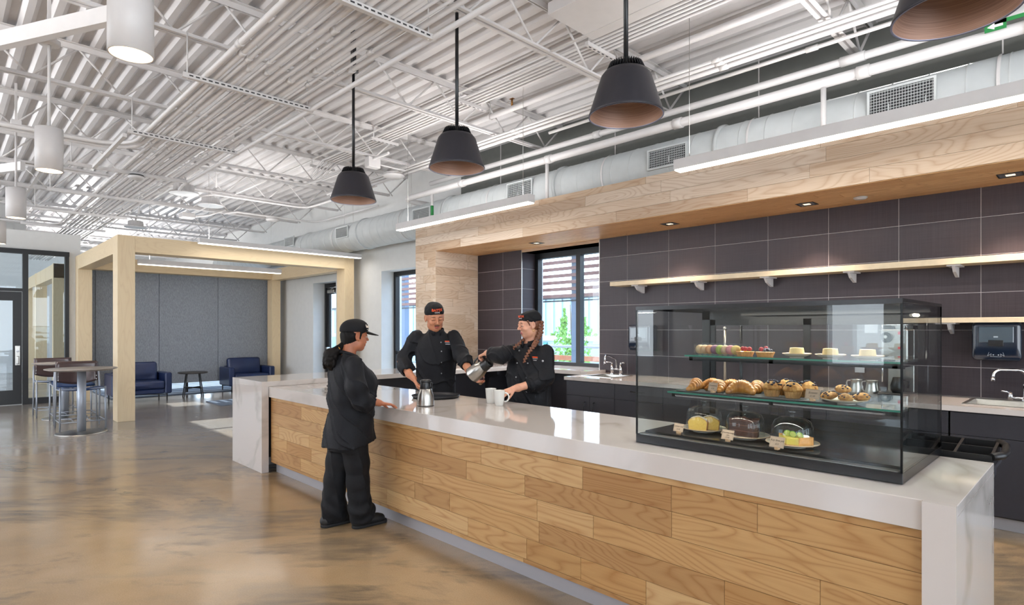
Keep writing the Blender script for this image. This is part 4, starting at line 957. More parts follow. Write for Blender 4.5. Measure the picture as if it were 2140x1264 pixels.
# side table
st=thing('side_table','small round dark side table between the two navy armchairs','table',(-14.62,4.16,0))
MB().lathe([(.001,.528),(.29,.528),(.305,.538),(.305,.556),(.30,.56),(.001,.56)],n=40).obj('tabletop',pm('smoked_oak','#3c3836',.45,noise=.15,nscale=14),st,False)
for a in (.6,2.17,3.74,5.31):
    MB().bar((.18*math.cos(a),.18*math.sin(a),.53),(.27*math.cos(a),.27*math.sin(a),0),.02).obj('leg',M['blackm'],st,False)
MB().bar((.235*math.cos(.6),.235*math.sin(.6),.2),(-.235*math.cos(.6),-.235*math.sin(.6),.2),.014,.03).bar((.235*math.cos(2.17),.235*math.sin(2.17),.2),(-.235*math.cos(2.17),-.235*math.sin(2.17),.2),.014,.03).obj('stretcher',M['blackm'],st,False)
# bar tables and stools
bt_=thing('bar_table','round grey bar table on a steel column nearest the camera','table',(-10.62,1.52,0),0,'round bar tables')
MB().lathe([(.001,.925),(.38,.925),(.44,.945),(.445,.952),(.44,.957),(.001,.957)],n=48).obj('tabletop',pm('grey_tabletop','#8f8781',.35),bt_,False)
MB().cyl((0,0,.02),(0,0,.925),.055,n=28).obj('column',M['alu'],bt_,False)
MB().lathe([(.001,.028),(.05,.03),(.30,.016),(.318,.010),(.318,0),(.001,0)],n=48).obj('base',M['steel'],bt_,False)
dup(bt_,(-12.62,1.57,0),0,'round grey bar table behind the nearest one')
M['choc']=pm('chocolate_plywood','#4a3836',.3,coat=.3,noise=.08,nscale=10); M['seatb']=pm('blue_seat_fabric','#1f3a66',.85)
cb=thing('bar_stool','counter-height bar stool with a brown plywood back facing the nearest table','stool',(-11.14,1.58,0),0,'brown backed bar stools')
# faces +x; feet x -.25..+.25, y -.28..+.28
for s_ in (-1,1):
    MB().tube([(.245,s_*.285,0),(.235,s_*.28,.65)],.0125,8).obj('leg',M['alu'],cb,False)
    MB().tube([(-.255,s_*.285,0),(-.215,s_*.28,.60),(-.225,s_*.28,.68),(-.275,s_*.275,.87)],.0125,8).obj('leg',M['alu'],cb,False)
    MB().tube([(.24,s_*.282,.13),(-.24,s_*.282,.13)],.007,6).tube([(.236,s_*.28,.62),(-.215,s_*.28,.60)],.010,6).obj('side_rail',M['alu'],cb,False)
MB().tube([(.241,-.282,.13),(.241,.282,.13)],.008,6).obj('foot_rail',M['alu'],cb,False)
MB().tube([(-.245,-.282,.13),(-.245,.282,.13)],.008,6).tube([(.241,-.15,.13),(.12,-.10,.13),(-.12,-.10,.13),(-.244,-.15,.13)],.006,6).tube([(.241,.15,.13),(.12,.10,.13),(-.12,.10,.13),(-.244,.15,.13)],.006,6).obj('stretcher',M['alu'],cb,False)
MB().tube([(.236,-.28,.63),(.22,0,.615),(.236,.28,.63)],.011,8).tube([(-.215,-.28,.60),(-.22,0,.585),(-.215,.28,.60)],.011,8).obj('seat_frame',M['alu'],cb,False)
n=10; mb=MB(); vs=[]
for k in range(n+1):
    for j in range(n+1):
        u=-.235+.47*k/n; v=-.262+.524*j/n; vs.append((u,v,.635-.02*(1-(v/.262)**2)+.012*(u/.235)))
vb=[(a,b,c_-.032) for a,b,c_ in vs]; N=(n+1)**2
fs=[(k*(n+1)+j,(k+1)*(n+1)+j,(k+1)*(n+1)+j+1,k*(n+1)+j+1) for k in range(n) for j in range(n)]
per=[j for j in range(n+1)]+[k*(n+1)+n for k in range(1,n+1)]+[n*(n+1)+j for j in range(n-1,-1,-1)]+[k*(n+1) for k in range(n-1,0,-1)]
mb.add(vs+vb,fs+[tuple(N+i for i in f[::-1]) for f in fs]+[(per[i],per[(i+1)%len(per)],per[(i+1)%len(per)]+N,per[i]+N) for i in range(len(per))],True); mb.obj('seat',M['seatb'],cb,False)
mb=MB(); vs=[]; nz=10
for k in range(nz+1):
    for j in range(n+1):
        w=j/n*2-1; h=k/nz; z0=.70-.055*(1-w*w)**.6*0+.0; zz=z0+(.955-z0)*h
        low=.70+.02*w*w-.04*(1-w*w); z=low+(1.01-low)*h
        vs.append((-.275-.055*(1-w*w)*(.4+.6*(1-h))-.03*h,.272*w,z))
vb=[(a-.011,b,c_) for a,b,c_ in vs]; N=len(vs)
fs=[(k*(n+1)+j,(k+1)*(n+1)+j,(k+1)*(n+1)+j+1,k*(n+1)+j+1) for k in range(nz) for j in range(n)]
per=[j for j in range(n+1)]+[k*(n+1)+n for k in range(1,nz+1)]+[nz*(n+1)+j for j in range(n-1,-1,-1)]+[k*(n+1) for k in range(nz-1,0,-1)]
mb.add(vs+vb,fs+[tuple(N+i for i in f[::-1]) for f in fs]+[(per[i],per[(i+1)%len(per)],per[(i+1)%len(per)]+N,per[i]+N) for i in range(len(per))],True); bk=mb.obj('backrest',M['choc'],cb,False)
for s_ in (-1,1):
    for z in (.735,.79): o=MB().ball((-.268,s_*.245,z),.009,8,5).obj('screw',M['chrome'],bk,False)
dup(cb,(-12.12,1.62,0),PI,'counter-height bar stool with a brown back turned back to back with the nearest stool')
dup(cb,(-13.15,1.5,0),0,'counter-height bar stool on the far side of the second table')
# ============================================================ THINGS IN THE DISPLAY CASE
def fpt(c): return c
M['cream']=pm('cream_plate','#b5afa4',.25,noise=.05,nscale=40); M['prim']=pm('plate_rim','#a88f72',.35)
def plate(x,y,z,r,lab,grp):
    t_=thing('plate',lab,'plate',(x,y,z),0,grp)
    MB().lathe([(.001,.004),(r*.55,.004),(r*.62,.006),(r,.017),(r*.995,.020),(r*.6,.010),(r*.5,.009),(.001,.009)],n=40).lathe([(r*.5,0),(r*.5,.005),(r*.4,.005)],n=32).obj('dish',M['cream'],t_,False)
    MB().lathe([(r*.985,.0165),(r*1.004,.018),(r*.99,.0212),(r*.965,.0195)],n=40).obj('rim',M['prim'],t_,False)
    return t_
# --- top shelf: macaron box, berry tarts, cheesecakes
SZ=SH1
M['acr']=glass('clear_acrylic',(.96,.97,.98))
mx=thing('macaron_box','clear plastic box holding a row of macarons','box',(-1.407,2.87,SZ))
a,b,c_,d=-.115,.115,-.034,.034
for q in ((a,b,c_,c_+.0015,0,.062),(a,b,d-.0015,d,0,.062),(a,a+.0015,c_,d,0,.062),(b-.0015,b,c_,d,0,.062),(a,b,c_,d,.0605,.062),(a,b,c_,d,0,.0012)): MB().box(*q).obj('side',M['acr'],mx,False)
cols=[('cream','#d9b98c'),('cream','#d6b184'),('orange','#d3945c'),('plum','#8a5670'),('green','#a3b24c'),('beige','#cfae86'),('pink','#d98a8c'),('yellow','#d4b560')]
for k,(nm,hx) in enumerate(cols):
    x=-1.407-.098+k*.0278; lab=nm+' macaron standing in the clear box'
    if k==0: lab='cream macaron at the left end of the clear box'
    if k==1: lab='cream macaron between the first cream one and the orange one'
    t_=thing('macaron',lab,'macaron',(x,2.87,SZ+.0268),0,'macarons in the clear box')
    m_=pm('macaron_'+nm+str(k),hx,.55,noise=.06,nscale=60,bump=.1); f_=pm('macaron_cream'+str(k),hx,.8,noise=.2,nscale=200)
    al=.35; 
    for s_ in (-1,1):
        mb=MB().lathe([(.001,.0115),(.012,.0112),(.019,.0085),(.022,.005),(.0222,.002),(.021,.0015),(.001,.0015)],n=28,axis='x')
        if s_<0: mb.v=[(-p,q,r_) for p,q,r_ in mb.v]
        o=mb.obj('shell',m_,t_,False)
    MB().lathe([(.0195,-.0018),(.0205,0),(.0195,.0018)],n=24,axis='x').obj('filling',f_,t_,False)
    t_.rotation_euler=(0,0,-.45 if k<6 else -.8); t_.scale=(1.1,)*3
M['crust']=pm('baked_crust','#c98f4d',.65,noise=.18,nscale=60,bump=.3,bscale=150); M['custard']=pm('custard','#e8b53c',.2,coat=.4); M['custl']=pm('pale_custard','#ecd9a8',.4)
M['rasp']=pm('raspberry','#b0182a',.35,noise=.15,nscale=120,coat=.2); M['blue']=pm('blueberry','#2c3247',.55,noise=.25,nscale=60); M['bberry']=pm('blackberry','#1f1620',.3)
def tart(x,y,lab,fill,berries):
    t_=thing('berry_tart',lab,'tart',(x,y,SZ),0,'berry tarts on the top shelf'); n=44; mb=MB(); vs=[]
    prof=[(.034,0),(.043,.022),(.041,.023),(.037,.018),(.001,.018)]
    for r,h in prof:
        for i in range(n): q=r+(.0011 if i%2 else -.0004)*(1 if r>.033 else 0); tt=2*PI*i/n; vs.append((q*math.cos(tt),q*math.sin(tt),h))
    mb.add(vs,[(k*n+i,k*n+(i+1)%n,(k+1)*n+(i+1)%n,(k+1)*n+i) for k in range(4) for i in range(n)]); mb.lathe([(.001,0),(.034,0)],n=n); mb.obj('pastry_case',M['crust'],t_,False)
    MB().lathe([(.038,.018),(.03,.023),(.001,.026)],n=32).obj('filling',fill,t_,False)
    for kd,bx,by,bz in berries:
        if kd=='r':
            mb=MB()
            for i in range(5):
                for j in range(8):
                    ph=(i+.3)/5*PI*.62; th=2*PI*(j+.5*(i%2))/8; q=.0085*math.sin(ph)+.001; mb.ball((bx+q*math.cos(th),by+q*math.sin(th),bz+.011*math.cos(ph)-.001),.0026,6,4)
            mb.ball((bx,by,bz),.0082,10,6,1,1,1.15); mb.obj('raspberry',M['rasp'],t_,False)
        elif kd=='k':
            mb=MB(); rq=random.Random(int(bx*1e4))
            for i in range(26): v=Vector((rq.gauss(0,1),rq.gauss(0,1),rq.gauss(0,1))).normalized()*.007; mb.ball((bx+v.x,by+v.y,bz+v.z),.0026,6,4)
            mb.obj('blackberry',M['bberry'],t_,False)
        else: MB().ball((bx,by,bz),.0068,12,8,1,1,.92).obj('blueberry',M['blue'],t_,False)
tart(-1.260,2.86,'fruit tart with yellow custard and raspberries next to the macaron box',M['custard'],[('r',-.017,.012,.034),('k',.002,.014,.036),('r',.008,-.014,.034),('r',.020,.006,.033),('k',-.006,.024,.032)])
tart(-1.157,2.85,'fruit tart covered with blueberries and raspberries',M['custl'],[('r',-.014,-.012,.034),('r',.0,.010,.038),('b',.006,-.020,.031),('b',.012,-.004,.035),('b',.022,-.010,.031),('b',.026,.006,.031),('b',-.026,.004,.030),('b',.012,.012,.036),('b',-.012,.014,.034),('b',.002,-.006,.036)])
M['cheese']=pm('cheesecake','#d9bf84',.6,noise=.08,nscale=40); M['cbis']=pm('biscuit_base','#b98f5c',.8,noise=.2,nscale=150)
for x,y,l in ((-1.015,2.86,'nearest the berry tarts'),(-.868,2.85,'in the middle of the three'),(-.716,2.83,'at the right end of the shelf')):
    plate(x,y,SZ,.062,'small cream plate under the cheesecake '+l,'small plates with cheesecakes')
    ck=thing('cheesecake','small round cheesecake '+l,'cake',(x,y,SZ+.0093),0,'small round cheesecakes')
    mb=MB().lathe([(.001,0),(.0315,0),(.0315,.007)],n=36); mb.obj('biscuit_base',M['cbis'],ck,False)
    MB().lathe([(.0315,.007),(.0325,.014),(.030,.030),(.0295,.034)],n=36).obj('body',M['cheese'],ck,False)
    MB().lathe([(.0295,.034),(.0285,.0365),(.020,.0375),(.001,.0375)],n=36).obj('top',pm('golden_top','#e0b865',.5,noise=.06,nscale=30) if 'golden_top' not in bpy.data.materials else bpy.data.materials['golden_top'],ck,False)
# --- middle shelf: slates, croissants, muffins, scones
M['slate']=pm('black_slate','#2a2a2c',.75,noise=.3,nscale=30,bump=.4,bscale=60)
SZ=SH2
for x0,x1,lab in ((-1.59,-1.29,'black slate board at the left under the croissants'),(-1.283,-.99,'black slate board under the last croissants and first muffins'),(-.985,-.83,'black slate board under the right muffins')):
    tag(MB().box(x0,x1,2.775,3.06,SZ+.0005,SZ+.0065,.001).obj('slate_board',M['slate']),lab,'slate board','black slate boards')
t=NT('croissant_crust'); c=t.coord('Object'); n=t.noise(c,30,4,.6); n2=t.noise(t.coord('Object',(160,12,12)),1,3,.6)
cc=t.ramp(n,[(.3,'#7f4314'),(.5,'#a3601f'),(.72,'#c08438')]); t.l(t.mix(t.math('MULTIPLY',n2,.45),cc,lin('#cf9a52')),t.b.inputs['Base Color']); t.b.inputs['Roughness'].default_value=.38; t.b.inputs['Coat Weight'].default_value=.25; t.bump(n2,.4,.002); M['crois']=t.m
def crois_sdf():
    s=SDF(.0022); N=13
    for k in range(N):
        u=(k-(N-1)/2)/((N-1)/2); a=u*1.15; R0=.052
        x=R0*math.sin(a); y=-R0*(math.cos(a)-1)*-1
        r=.0305*(1-abs(u)**1.9*.66); nx,ny=math.cos(a),math.sin(a)
        s.ell((x,-(R0-R0*math.cos(a)),r*.95),(.0078,r*(1.0+.025*(k%2)),r*(.98+.02*(k%2))),(0,0,-a),.002)
        s.ell((x,-(R0-R0*math.cos(a)),r*.93),(.012,r*.96,r*.95),(0,0,-a),.002)
    return s
cr=thing('croissant','golden croissant at the left end pointing at the glass','croissant',(0,0,0),0,'golden croissants'); crois_sdf().build('pastry',M['crois'],cr,False)
CR=[(-1.514,2.845,SZ+.0065,-1.15,'golden croissant at the left end of the croissants',1.12),(-1.478,2.955,SZ+.0065,.1,'golden croissant behind the croissant card',1.05),(-1.400,2.865,SZ+.0065,-.5,'golden croissant right behind the small card, second in the front row',1.1),(-1.378,2.97,SZ+.0065,.3,'golden croissant in the back row behind the long croissant',1.05),(-1.272,2.85,SZ+.0065,.25,'long golden croissant lying sideways in front',1.22),(-1.238,2.955,SZ+.0065,-.9,'golden croissant at the right end next to the muffins',1.1)]
for i,(x,y,z,rz,lab,sc__) in enumerate(CR):
    if i==0: cr.location=(x,y,z); cr.rotation_euler=(0,0,rz); cr.scale=(sc__,)*3; cr['label']=lab
    else: dup(cr,(x,y,z),rz,lab,None,sc__)
t=NT('muffin_top'); c=t.coord('Object'); n=t.noise(c,70,4,.7); t.l(t.ramp(n,[(.3,'#8d5422'),(.5,'#b07c3e'),(.7,'#cfa768')]),t.b.inputs['Base Color']); t.b.inputs['Roughness'].default_value=.75; t.bump(n,.7,.004); M['muff']=t.m
M['mcase']=pm('muffin_paper','#b98d58',.7,noise=.25,nscale=50); M['berryd']=pm('baked_blueberry','#231c33',.5)
mf=thing('muffin','','muffin',(0,0,0),0,'blueberry muffins')
n=56; mb=MB(); vs=[]
for h,r in ((0,.0255),(.030,.0345)):
    for i in range(n): q=r+(.0016 if i%2 else -.0008); vs.append((q*math.cos(2*PI*i/n),q*math.sin(2*PI*i/n),h))
mb.add(vs,[(i,(i+1)%n,(i+1)%n+n,i+n) for i in range(n)]+[tuple(range(n-1,-1,-1))]); mb.obj('paper_case',M['mcase'],mf,False)
s=SDF(.0026); s.ell((0,0,.036),(.0395,.0395,.017),k=.001); s.ell((0,0,.046),(.030,.030,.019),k=.01); rq=random.Random(4)
for k in range(34): a=rq.uniform(0,2*PI); q=rq.uniform(.2,1)*.034; s.ell((q*math.cos(a),q*math.sin(a),.064-.022*(q/.034)**2),(.006,.005,.004),(rq.random(),rq.random(),a),.003)
tp=s.build('top',M['muff'],mf,False)
mb=MB()
for k in range(20): a=rq.uniform(0,2*PI); q=rq.uniform(.15,1)*.037; mb.ball((q*math.cos(a),q*math.sin(a),.040+.029*math.sqrt(max(.02,1-(q/.0385)**2))),.0046,8,5,1.3,.9,.8)
o=mb.obj('blueberries',M['berryd'],tp,False); o['kind']='stuff'
MF=[(-1.127,2.855,.4,'blueberry muffin at the left end of the group'),(-1.101,2.955,1.9,'blueberry muffin standing behind the two front muffins'),(-1.027,2.845,3.1,'blueberry muffin front and centre of the group'),(-.992,2.935,4.4,'blueberry muffin at the right end behind the scones card')]
for i,(x,y,rz,lab) in enumerate(MF):
    if i==0: mf.location=(x,y,SZ+.0067); mf['label']=lab; mf.rotation_euler=(0,0,rz); mf.scale=(1.12,)*3
    else: dup(mf,(x,y,SZ+.0067),rz,lab,None,1.12)
plate(-.815,2.86,SZ,.092,'cream plate carrying the blueberry scones','large plates in the case')
sn=thing('scone','','scone',(0,0,0),0,'blueberry scones')
s=SDF(.0026); s.ell((0,0,.016),(.036,.030,.017),k=.001); s.ell((-.008,.004,.02),(.024,.022,.016),k=.01); rq=random.Random(9)
for k in range(30): a=rq.uniform(0,2*PI); q=rq.uniform(.1,1); s.ell((.033*q*math.cos(a),.027*q*math.sin(a),.031-.013*q*q),(.005,.005,.003),(0,0,a),.003)
tp=s.build('body',M['muff'],sn,False); mb=MB()
for k in range(14): a=rq.uniform(0,2*PI); q=rq.uniform(.3,1.02); mb.ball((.0355*q*math.cos(a),.0295*q*math.sin(a),.018+.0175*math.sqrt(max(.01,1-q*q*.93))),.0042,8,5,1.2,1,.8)
o=mb.obj('blueberries',M['berryd'],tp,False); o['kind']='stuff'
SN=[(-.870,2.855,.013,.5,'scone at the left edge of the plate, tilted'),(-.795,2.815,.013,2.2,'scone at the front of the plate, studded with berries'),(-.755,2.885,.013,4.1,'scone at the right edge of the plate'),(-.825,2.885,.043,1.2,'plain looking scone on top of the pile')]
for i,(x,y,dz,rz,lab) in enumerate(SN):
    if i==0: sn.location=(x,y,SZ+dz); sn['label']=lab; sn.rotation_euler=(0,-.25,rz)
    else: dup(sn,(x,y,SZ+dz),rz,lab)
# --- bottom deck: cloches
SZ=ZB+.058
M['cloche']=glass('cloche_glass',(.95,.97,.97),0,1.5)
CL=[(-1.543,2.985,'with the slices of lemon loaf'),(-1.297,2.945,'with the chocolate cake'),(-1.051,2.905,'with the lime pie')]
cl0=None
for i,(x,y,l) in enumerate(CL):
    plate(x,y,SZ,.118,'cream plate under the glass dome '+l,'large plates in the case')
    if cl0 is None:
        cl0=thing('glass_dome','clear glass dome '+l,'cake dome',(x,y,SZ+.0125),0,'glass cake domes')
        MB().lathe([(.092,0),(.094,.05),(.090,.085),(.078,.108),(.055,.122),(.02,.127),(.001,.127)],n=48).lathe([(.0925,0),(.094,.002),(.0925,.004)],n=48).obj('dome',M['cloche'],cl0,False)
        MB().lathe([(.010,.126),(.008,.133),(.016,.142),(.018,.152),(.013,.160),(.001,.162)],n=24).obj('knob',M['cloche'],cl0,False)
    else: dup(cl0,(x,y,SZ+.0125),0,'clear glass dome '+l)
M['loaf']=pm('lemon_sponge','#dcb65a',.85,noise=.08,nscale=160,bump=.3,bscale=300); M['lcr']=pm('loaf_crust','#a86f35',.7,noise=.15,nscale=80); M['icing']=pm('sugar_icing','#e3d3b5',.4)
def loaf(x,y,rz,lab):
    L_=thing('loaf_slice',lab,'cake slice',(x,y,SZ+.0095),rz,'lemon loaf slices')
    pr=[(-.047,0),(.047,0),(.052,.045),(.045,.056),(.025,.067),(.006,.074),(-.006,.071),(-.025,.068),(-.045,.056),(-.052,.045)]
    MB().prism([(a*.955,b*.96+.001) for a,b in pr],-.0165,.0165,'y').obj('crumb',M['loaf'],L_,False)
    MB().prism(pr,-.0155,.0155,'y').obj('crust',M['lcr'],L_,False)
    MB().prism([(.045,.0565),(.025,.0675),(.006,.0745),(-.006,.0715),(-.025,.0685),(-.045,.0565),(-.03,.069),(0,.0775),(.03,.069)],-.0145,.0145,'y').obj('icing',M['icing'],L_,False)
loaf(-1.553,2.94,.25,'slice of lemon loaf in front, showing its yellow crumb'); loaf(-1.516,3.0,.35,'slice of lemon loaf standing behind the front slice')
M['choc1']=pm('chocolate_sponge','#3b2019',.85,noise=.25,nscale=150,bump=.5,bscale=250); M['choc2']=pm('chocolate_frosting','#583025',.5,noise=.1,nscale=60)
kk=thing('cake_slice','tall wedge of layered chocolate cake','cake slice',(-1.302,2.965,SZ+.0095),0)
def wedge(mb,r,z0,z1,a0=-2.35,a1=-1.1,c_=(0.03,.055)):
    pts=[(c_[0],c_[1])]+[(c_[0]+r*math.cos(a0+(a1-a0)*k/10),c_[1]+r*math.sin(a0+(a1-a0)*k/10)) for k in range(11)]; mb.prism(pts,z0,z1); return mb
cc_=(.0,.0)
pts=[(-.072,-.035),(.055,-.05),(.072,-.03),(.06,.02),(-.05,.045)]
for z0,z1,nm,m_ in ((0,.026,'sponge','choc1'),(.026,.030,'frosting','choc2'),(.030,.055,'sponge','choc1'),(.055,.059,'frosting','choc2'),(.059,.080,'sponge','choc1'),(.080,.086,'frosting','choc2')):
    MB().prism([(a*(1.0 if nm=='sponge' else 1.012),b*(1.0 if nm=='sponge' else 1.012)) for a,b in pts],z0,z1).obj(nm,M[m_],kk,False)
mb=MB(); rq=random.Random(2)
for k in range(26): mb.ball((rq.uniform(-.055,.058),rq.uniform(-.03,.02),.087+rq.random()*.003),.007,8,5,1,1,.6)
o=mb.obj('frosting_swirls',M['choc2'],kk,False); o['kind']='stuff'
M['piec']=pm('key_lime_filling','#cdbb5c',.35,noise=.05,nscale=50); M['limeg']=pm('lime_rind','#6f9a2c',.45); M['limef']=pm('lime_flesh','#c3cf7a',.3); M['whip']=pm('whipped_cream','#eee8dc',.6)
kp=thing('pie_slice','wedge of lime pie topped with lime slices and cream','pie slice',(-1.045,2.90,SZ+.0095),0)
P3=[(-.078,.028),(-.01,-.058),(.045,-.05),(.085,.0),(.03,.045)]
MB().prism(P3,0,.006).obj('biscuit_base',M['cbis'],kp,False)
MB().prism([(a*.97,b*.97) for a,b in P3],.006,.034).obj('filling',M['piec'],kp,False)
MB().bar((.045,-.052,.02),(.087,.0,.02),.008,.044,(0,0,1)).bar((.087,0,.02),(.03,.048,.02),.008,.044,(0,0,1)).bar((.03,.048,.02),(-.078,.031,.02),.006,.040,(0,0,1)).obj('crust',M['crust'],kp,False)
for k,(x,y,rz) in enumerate(((-.03,.01,.2),(.0,-.004,.0),(.035,-.012,-.3))):
    ls=MB().cyl((0,-.0015,0),(0,.0015,0),.0165,n=24).obj('lime_slice',M['limeg'],kp,False); ls.location=(x,y,.048); ls.rotation_euler=(.35,0,rz)
    MB().cyl((0,-.0019,0),(0,.0019,0),.0140,n=24).obj('flesh',M['limef'],ls,False)
s=SDF(.003)
for x,y in ((-.045,.018),(-.035,.022),(.052,.0),(.06,.008),(.048,.012)): s.ell((x,y,.040),(.011,.010,.009),k=.004)
s.build('whipped_cream',M['whip'],kp,False)
# cards on little wooden stands
M['kraft']=pm('kraft_card','#c4ab94',.8); M['ink']=pm('ink','#2a2320',.7); M['cwood']=pm('card_stand_wood','#caa47e',.6)
def txt(s_,size,loc,parent,name='lettering',rot=(0,0,0),mat=None,ext=.0002,shear=0,bold=0):
    c_=bpy.data.curves.new('lettering','FONT'); c_.body=s_; c_.size=size; c_.align_x='CENTER'; c_.align_y='CENTER'; c_.extrude=ext; c_.shear=shear; c_.offset=bold; c_.resolution_u=3
    q=bpy.data.objects.new('t',c_); me=bpy.data.meshes.new_from_object(q); bpy.data.objects.remove(q); bpy.data.curves.remove(c_); me.materials.clear(); me.materials.append(mat or M['ink']); o=bpy.data.objects.new(name,me); COL.objects.link(o); o.parent=parent; o.location=loc; o.rotation_euler=rot; return o
def card(x,y,z,w,h,rz,lines,lab):
    k_=thing('price_card',lab,'sign',(x,y,z),rz,'kraft price cards')
    ti=.28; A=(PI/2-ti,0,0)
    bd=MB().box(-w/2,w/2,-h/2,h/2,-.0007,.0007).obj('card',M['kraft'],k_,False); bd.location=(0,0,.010+h/2*math.cos(ti)); bd.rotation_euler=A
    mb=MB(); i=.003
    for q in ((-w/2+i,w/2-i,-h/2+i,-h/2+i+.0005),(-w/2+i,w/2-i,h/2-i-.0005,h/2-i),(-w/2+i,-w/2+i+.0005,-h/2+i,h/2-i),(w/2-i-.0005,w/2-i,-h/2+i,h/2-i)): mb.box(*q,.0006,.0009)
    mb.obj('border',M['ink'],bd,False)
    for s_,sz,yy in lines: txt(s_,sz,(0,yy,.0009),bd,shear=.35)
    MB().box(-.0085,.0085,-.008,.012,0,.009,.001).box(-.0085,.0085,-.009,-.006,0,.014).obj('stand',M['cwood'],k_,False)
card(-1.602,2.82,SZ,.062,.044,-.15,[('Lemon loaf',.0125,.007),('£2.50',.0095,-.009)],'kraft card reading Lemon loaf on the bottom deck')
card(-1.316,2.79,SZ,.064,.048,-.12,[('Chocolate fudge',.0098,.010),('cake',.0098,-.001),('£3.50',.009,-.013)],'kraft card reading Chocolate fudge cake on the bottom deck')
card(-1.068,2.765,SZ,.070,.050,-.15,[('Key lime pie',.0128,.008),('£2.5',.010,-.009)],'kraft card reading Key lime pie on the bottom deck')
card(-1.396,2.795,SH2+.0066,.054,.042,-.25,[('Croissants',.0105,.006),('£1.8',.0095,-.009)],'kraft card reading Croissants leaning before the pastry')
card(-.921,2.785,SH2+.0066,.064,.044,-.15,[('Scones',.0145,.006),('£1.50',.010,-.009)],'kraft card reading Scones beside the scone plate')

# ============================================================ ON THE COUNTERS
def thermos(name,lab):
    t_=thing(name,lab,'coffee jug',(0,0,0),0)
    MB().lathe([(.001,0),(.068,0),(.072,.004),(.072,.012),(.0715,.06),(.067,.10),(.055,.140),(.049,.152)],n=48).obj('body',M['steel'],t_,False)
    MB().lathe([(.0725,.0),(.0725,.006),(.071,.008)],n=40).obj('foot_ring',M['blackp'],t_,False)
    MB().lathe([(.0495,.152),(.051,.156),(.047,.195),(.044,.210)],n=40).box(-.01,.01,-.058,-.04,.175,.205,.003).obj('collar',M['blackp'],t_,False)
    MB().lathe([(.046,.210),(.048,.214),(.047,.226),(.038,.234),(.001,.236)],n=40).obj('lid',M['blackp'],t_,False)
    return t_
th=thermos('thermal_jug','brushed steel thermal coffee jug with a black lid standing on the counter')
mb=MB().tube([(.047,0,.20),(.085,0,.195),(.098,0,.17),(.092,0,.10),(.072,0,.075)],[.011,.010,.010,.009,.008],10); mb.obj('handle',M['blackp'],th,False)
th.location=(-3.84,2.80,.9155); th.rotation_euler=(0,0,1.9); th.scale=(.93,.93,.90)
ty=thing('serving_tray','round black serving tray on the counter behind the coffee jug','tray',(-4.255,3.215,.9155))
MB().lathe([(.001,.004),(.19,.004),(.20,.007),(.213,.024),(.218,.024),(.216,.018),(.205,.002),(.001,0)],n=56).obj('tray_body',pm('tray_rubber','#1b1d22',.35),ty,False)
M['mugw']=pm('white_porcelain','#d9dad6',.18,coat=.3)
mg=thing('mug','white porcelain mug to the right, its handle towards the display case','mug',(-3.44,3.235,.9155),0,'two white mugs')
MB().lathe([(.001,0),(.027,0),(.029,.002),(.034,.03),(.0375,.07),(.040,.098),(.0405,.100),(.0385,.100),(.036,.07),(.0325,.03),(.027,.006),(.001,.006)],n=44).obj('cup',M['mugw'],mg,False)
MB().tube([(.036,0,.083)]+[(.042+.026*math.sin(a),0,.055+.029*math.cos(a)) for a in [.15+2.75*k/12 for k in range(13)]]+[(.034,0,.026)],.0052,10).obj('handle',M['mugw'],mg,False)
mg.rotation_euler=(0,0,.75); mg.scale=(1.15,1.15,1.22)
dup(mg,(-3.60,3.29,.9155),2.6,'white porcelain mug to the left, its handle turned away')
# black condiment organiser on its own shelf behind the counter
tag(MB().box(-1.0,-.37,3.47,3.82,.865,.885,.002).box(-.98,-.94,3.40,3.80,.80,.865).box(-.43,-.39,3.40,3.80,.80,.865).obj('rear_shelf',M['cab']),'dark shelf fixed behind the counter under the black organiser','shelf')
og=thing('condiment_organiser','black plastic condiment organiser with six open bins behind the counter','organiser',(-.58,3.65,.886))
P4=[(-.21,-.13),(.19,-.13),(.22,-.10),(.22,.11),(.19,.14),(-.21,.14)]
xs_=(-.20,-.07,.06,.20); ys_=(-.12,.01,.13)
def HZ(x,y): return .05+.035*(y+.12)/.25
mb=MB(); wt=.006
for y in ys_: mb.bar((xs_[0]-wt,y,HZ(0,y)/2),(xs_[-1]+wt,y,HZ(0,y)/2),wt*2,HZ(0,y),(0,0,1))
for x in xs_: mb.prism([(ys_[0],0),(ys_[-1],0),(ys_[-1],HZ(0,ys_[-1])),(ys_[0],HZ(0,ys_[0]))],x-wt,x+wt,'x')
mb.box(xs_[0],xs_[-1],ys_[0],ys_[-1],0,.012); mb.obj('bins',M['blackp'],og,False)
MB().tube([(.20,-.125,.045),(.235,-.08,.05),(.24,.0,.055),(.235,.09,.07),(.20,.135,.08)],.018,10).obj('front_lip',M['blackp'],og,False)
# espresso machine, jugs and notices behind the case
em=thing('espresso_machine','steel espresso machine with a black knob seen through the display case','coffee machine',(-1.29,6.15,.93))
MB().box(-.10,.10,-.02,.32,0,.60,.006).box(-.10,.10,-.26,-.02,.36,.60,.01).obj('body',M['steel'],em,False)
MB().box(-.12,.12,-.30,-.02,0,.05,.006).obj('drip_tray',M['blackp'],em,False)
MB().lathe([(.045,0),(.045,.02),(.038,.03),(.001,.03)],(-.055,-.26,.53),28,'y').obj('knob',M['blackp'],em,False)
em.children[-1].data.transform(Matrix.Translation((0,-.03,0)))
MB().cyl((-.055,-.293,.535),(-.055,-.30,.535),.013,n=14).obj('knob_cap',M['mugw'],em,False)
MB().cyl((.0,-.16,.36),(.0,-.16,.29),.035,n=24).bar((0,-.16,.30),(0,-.32,.29),.022).obj('group_head',M['chrome'],em,False)
MB().tube([(-.08,-.2,.38),(-.09,-.24,.30),(-.085,-.26,.14)],.006,8).obj('steam_wand',M['chrome'],em,False)
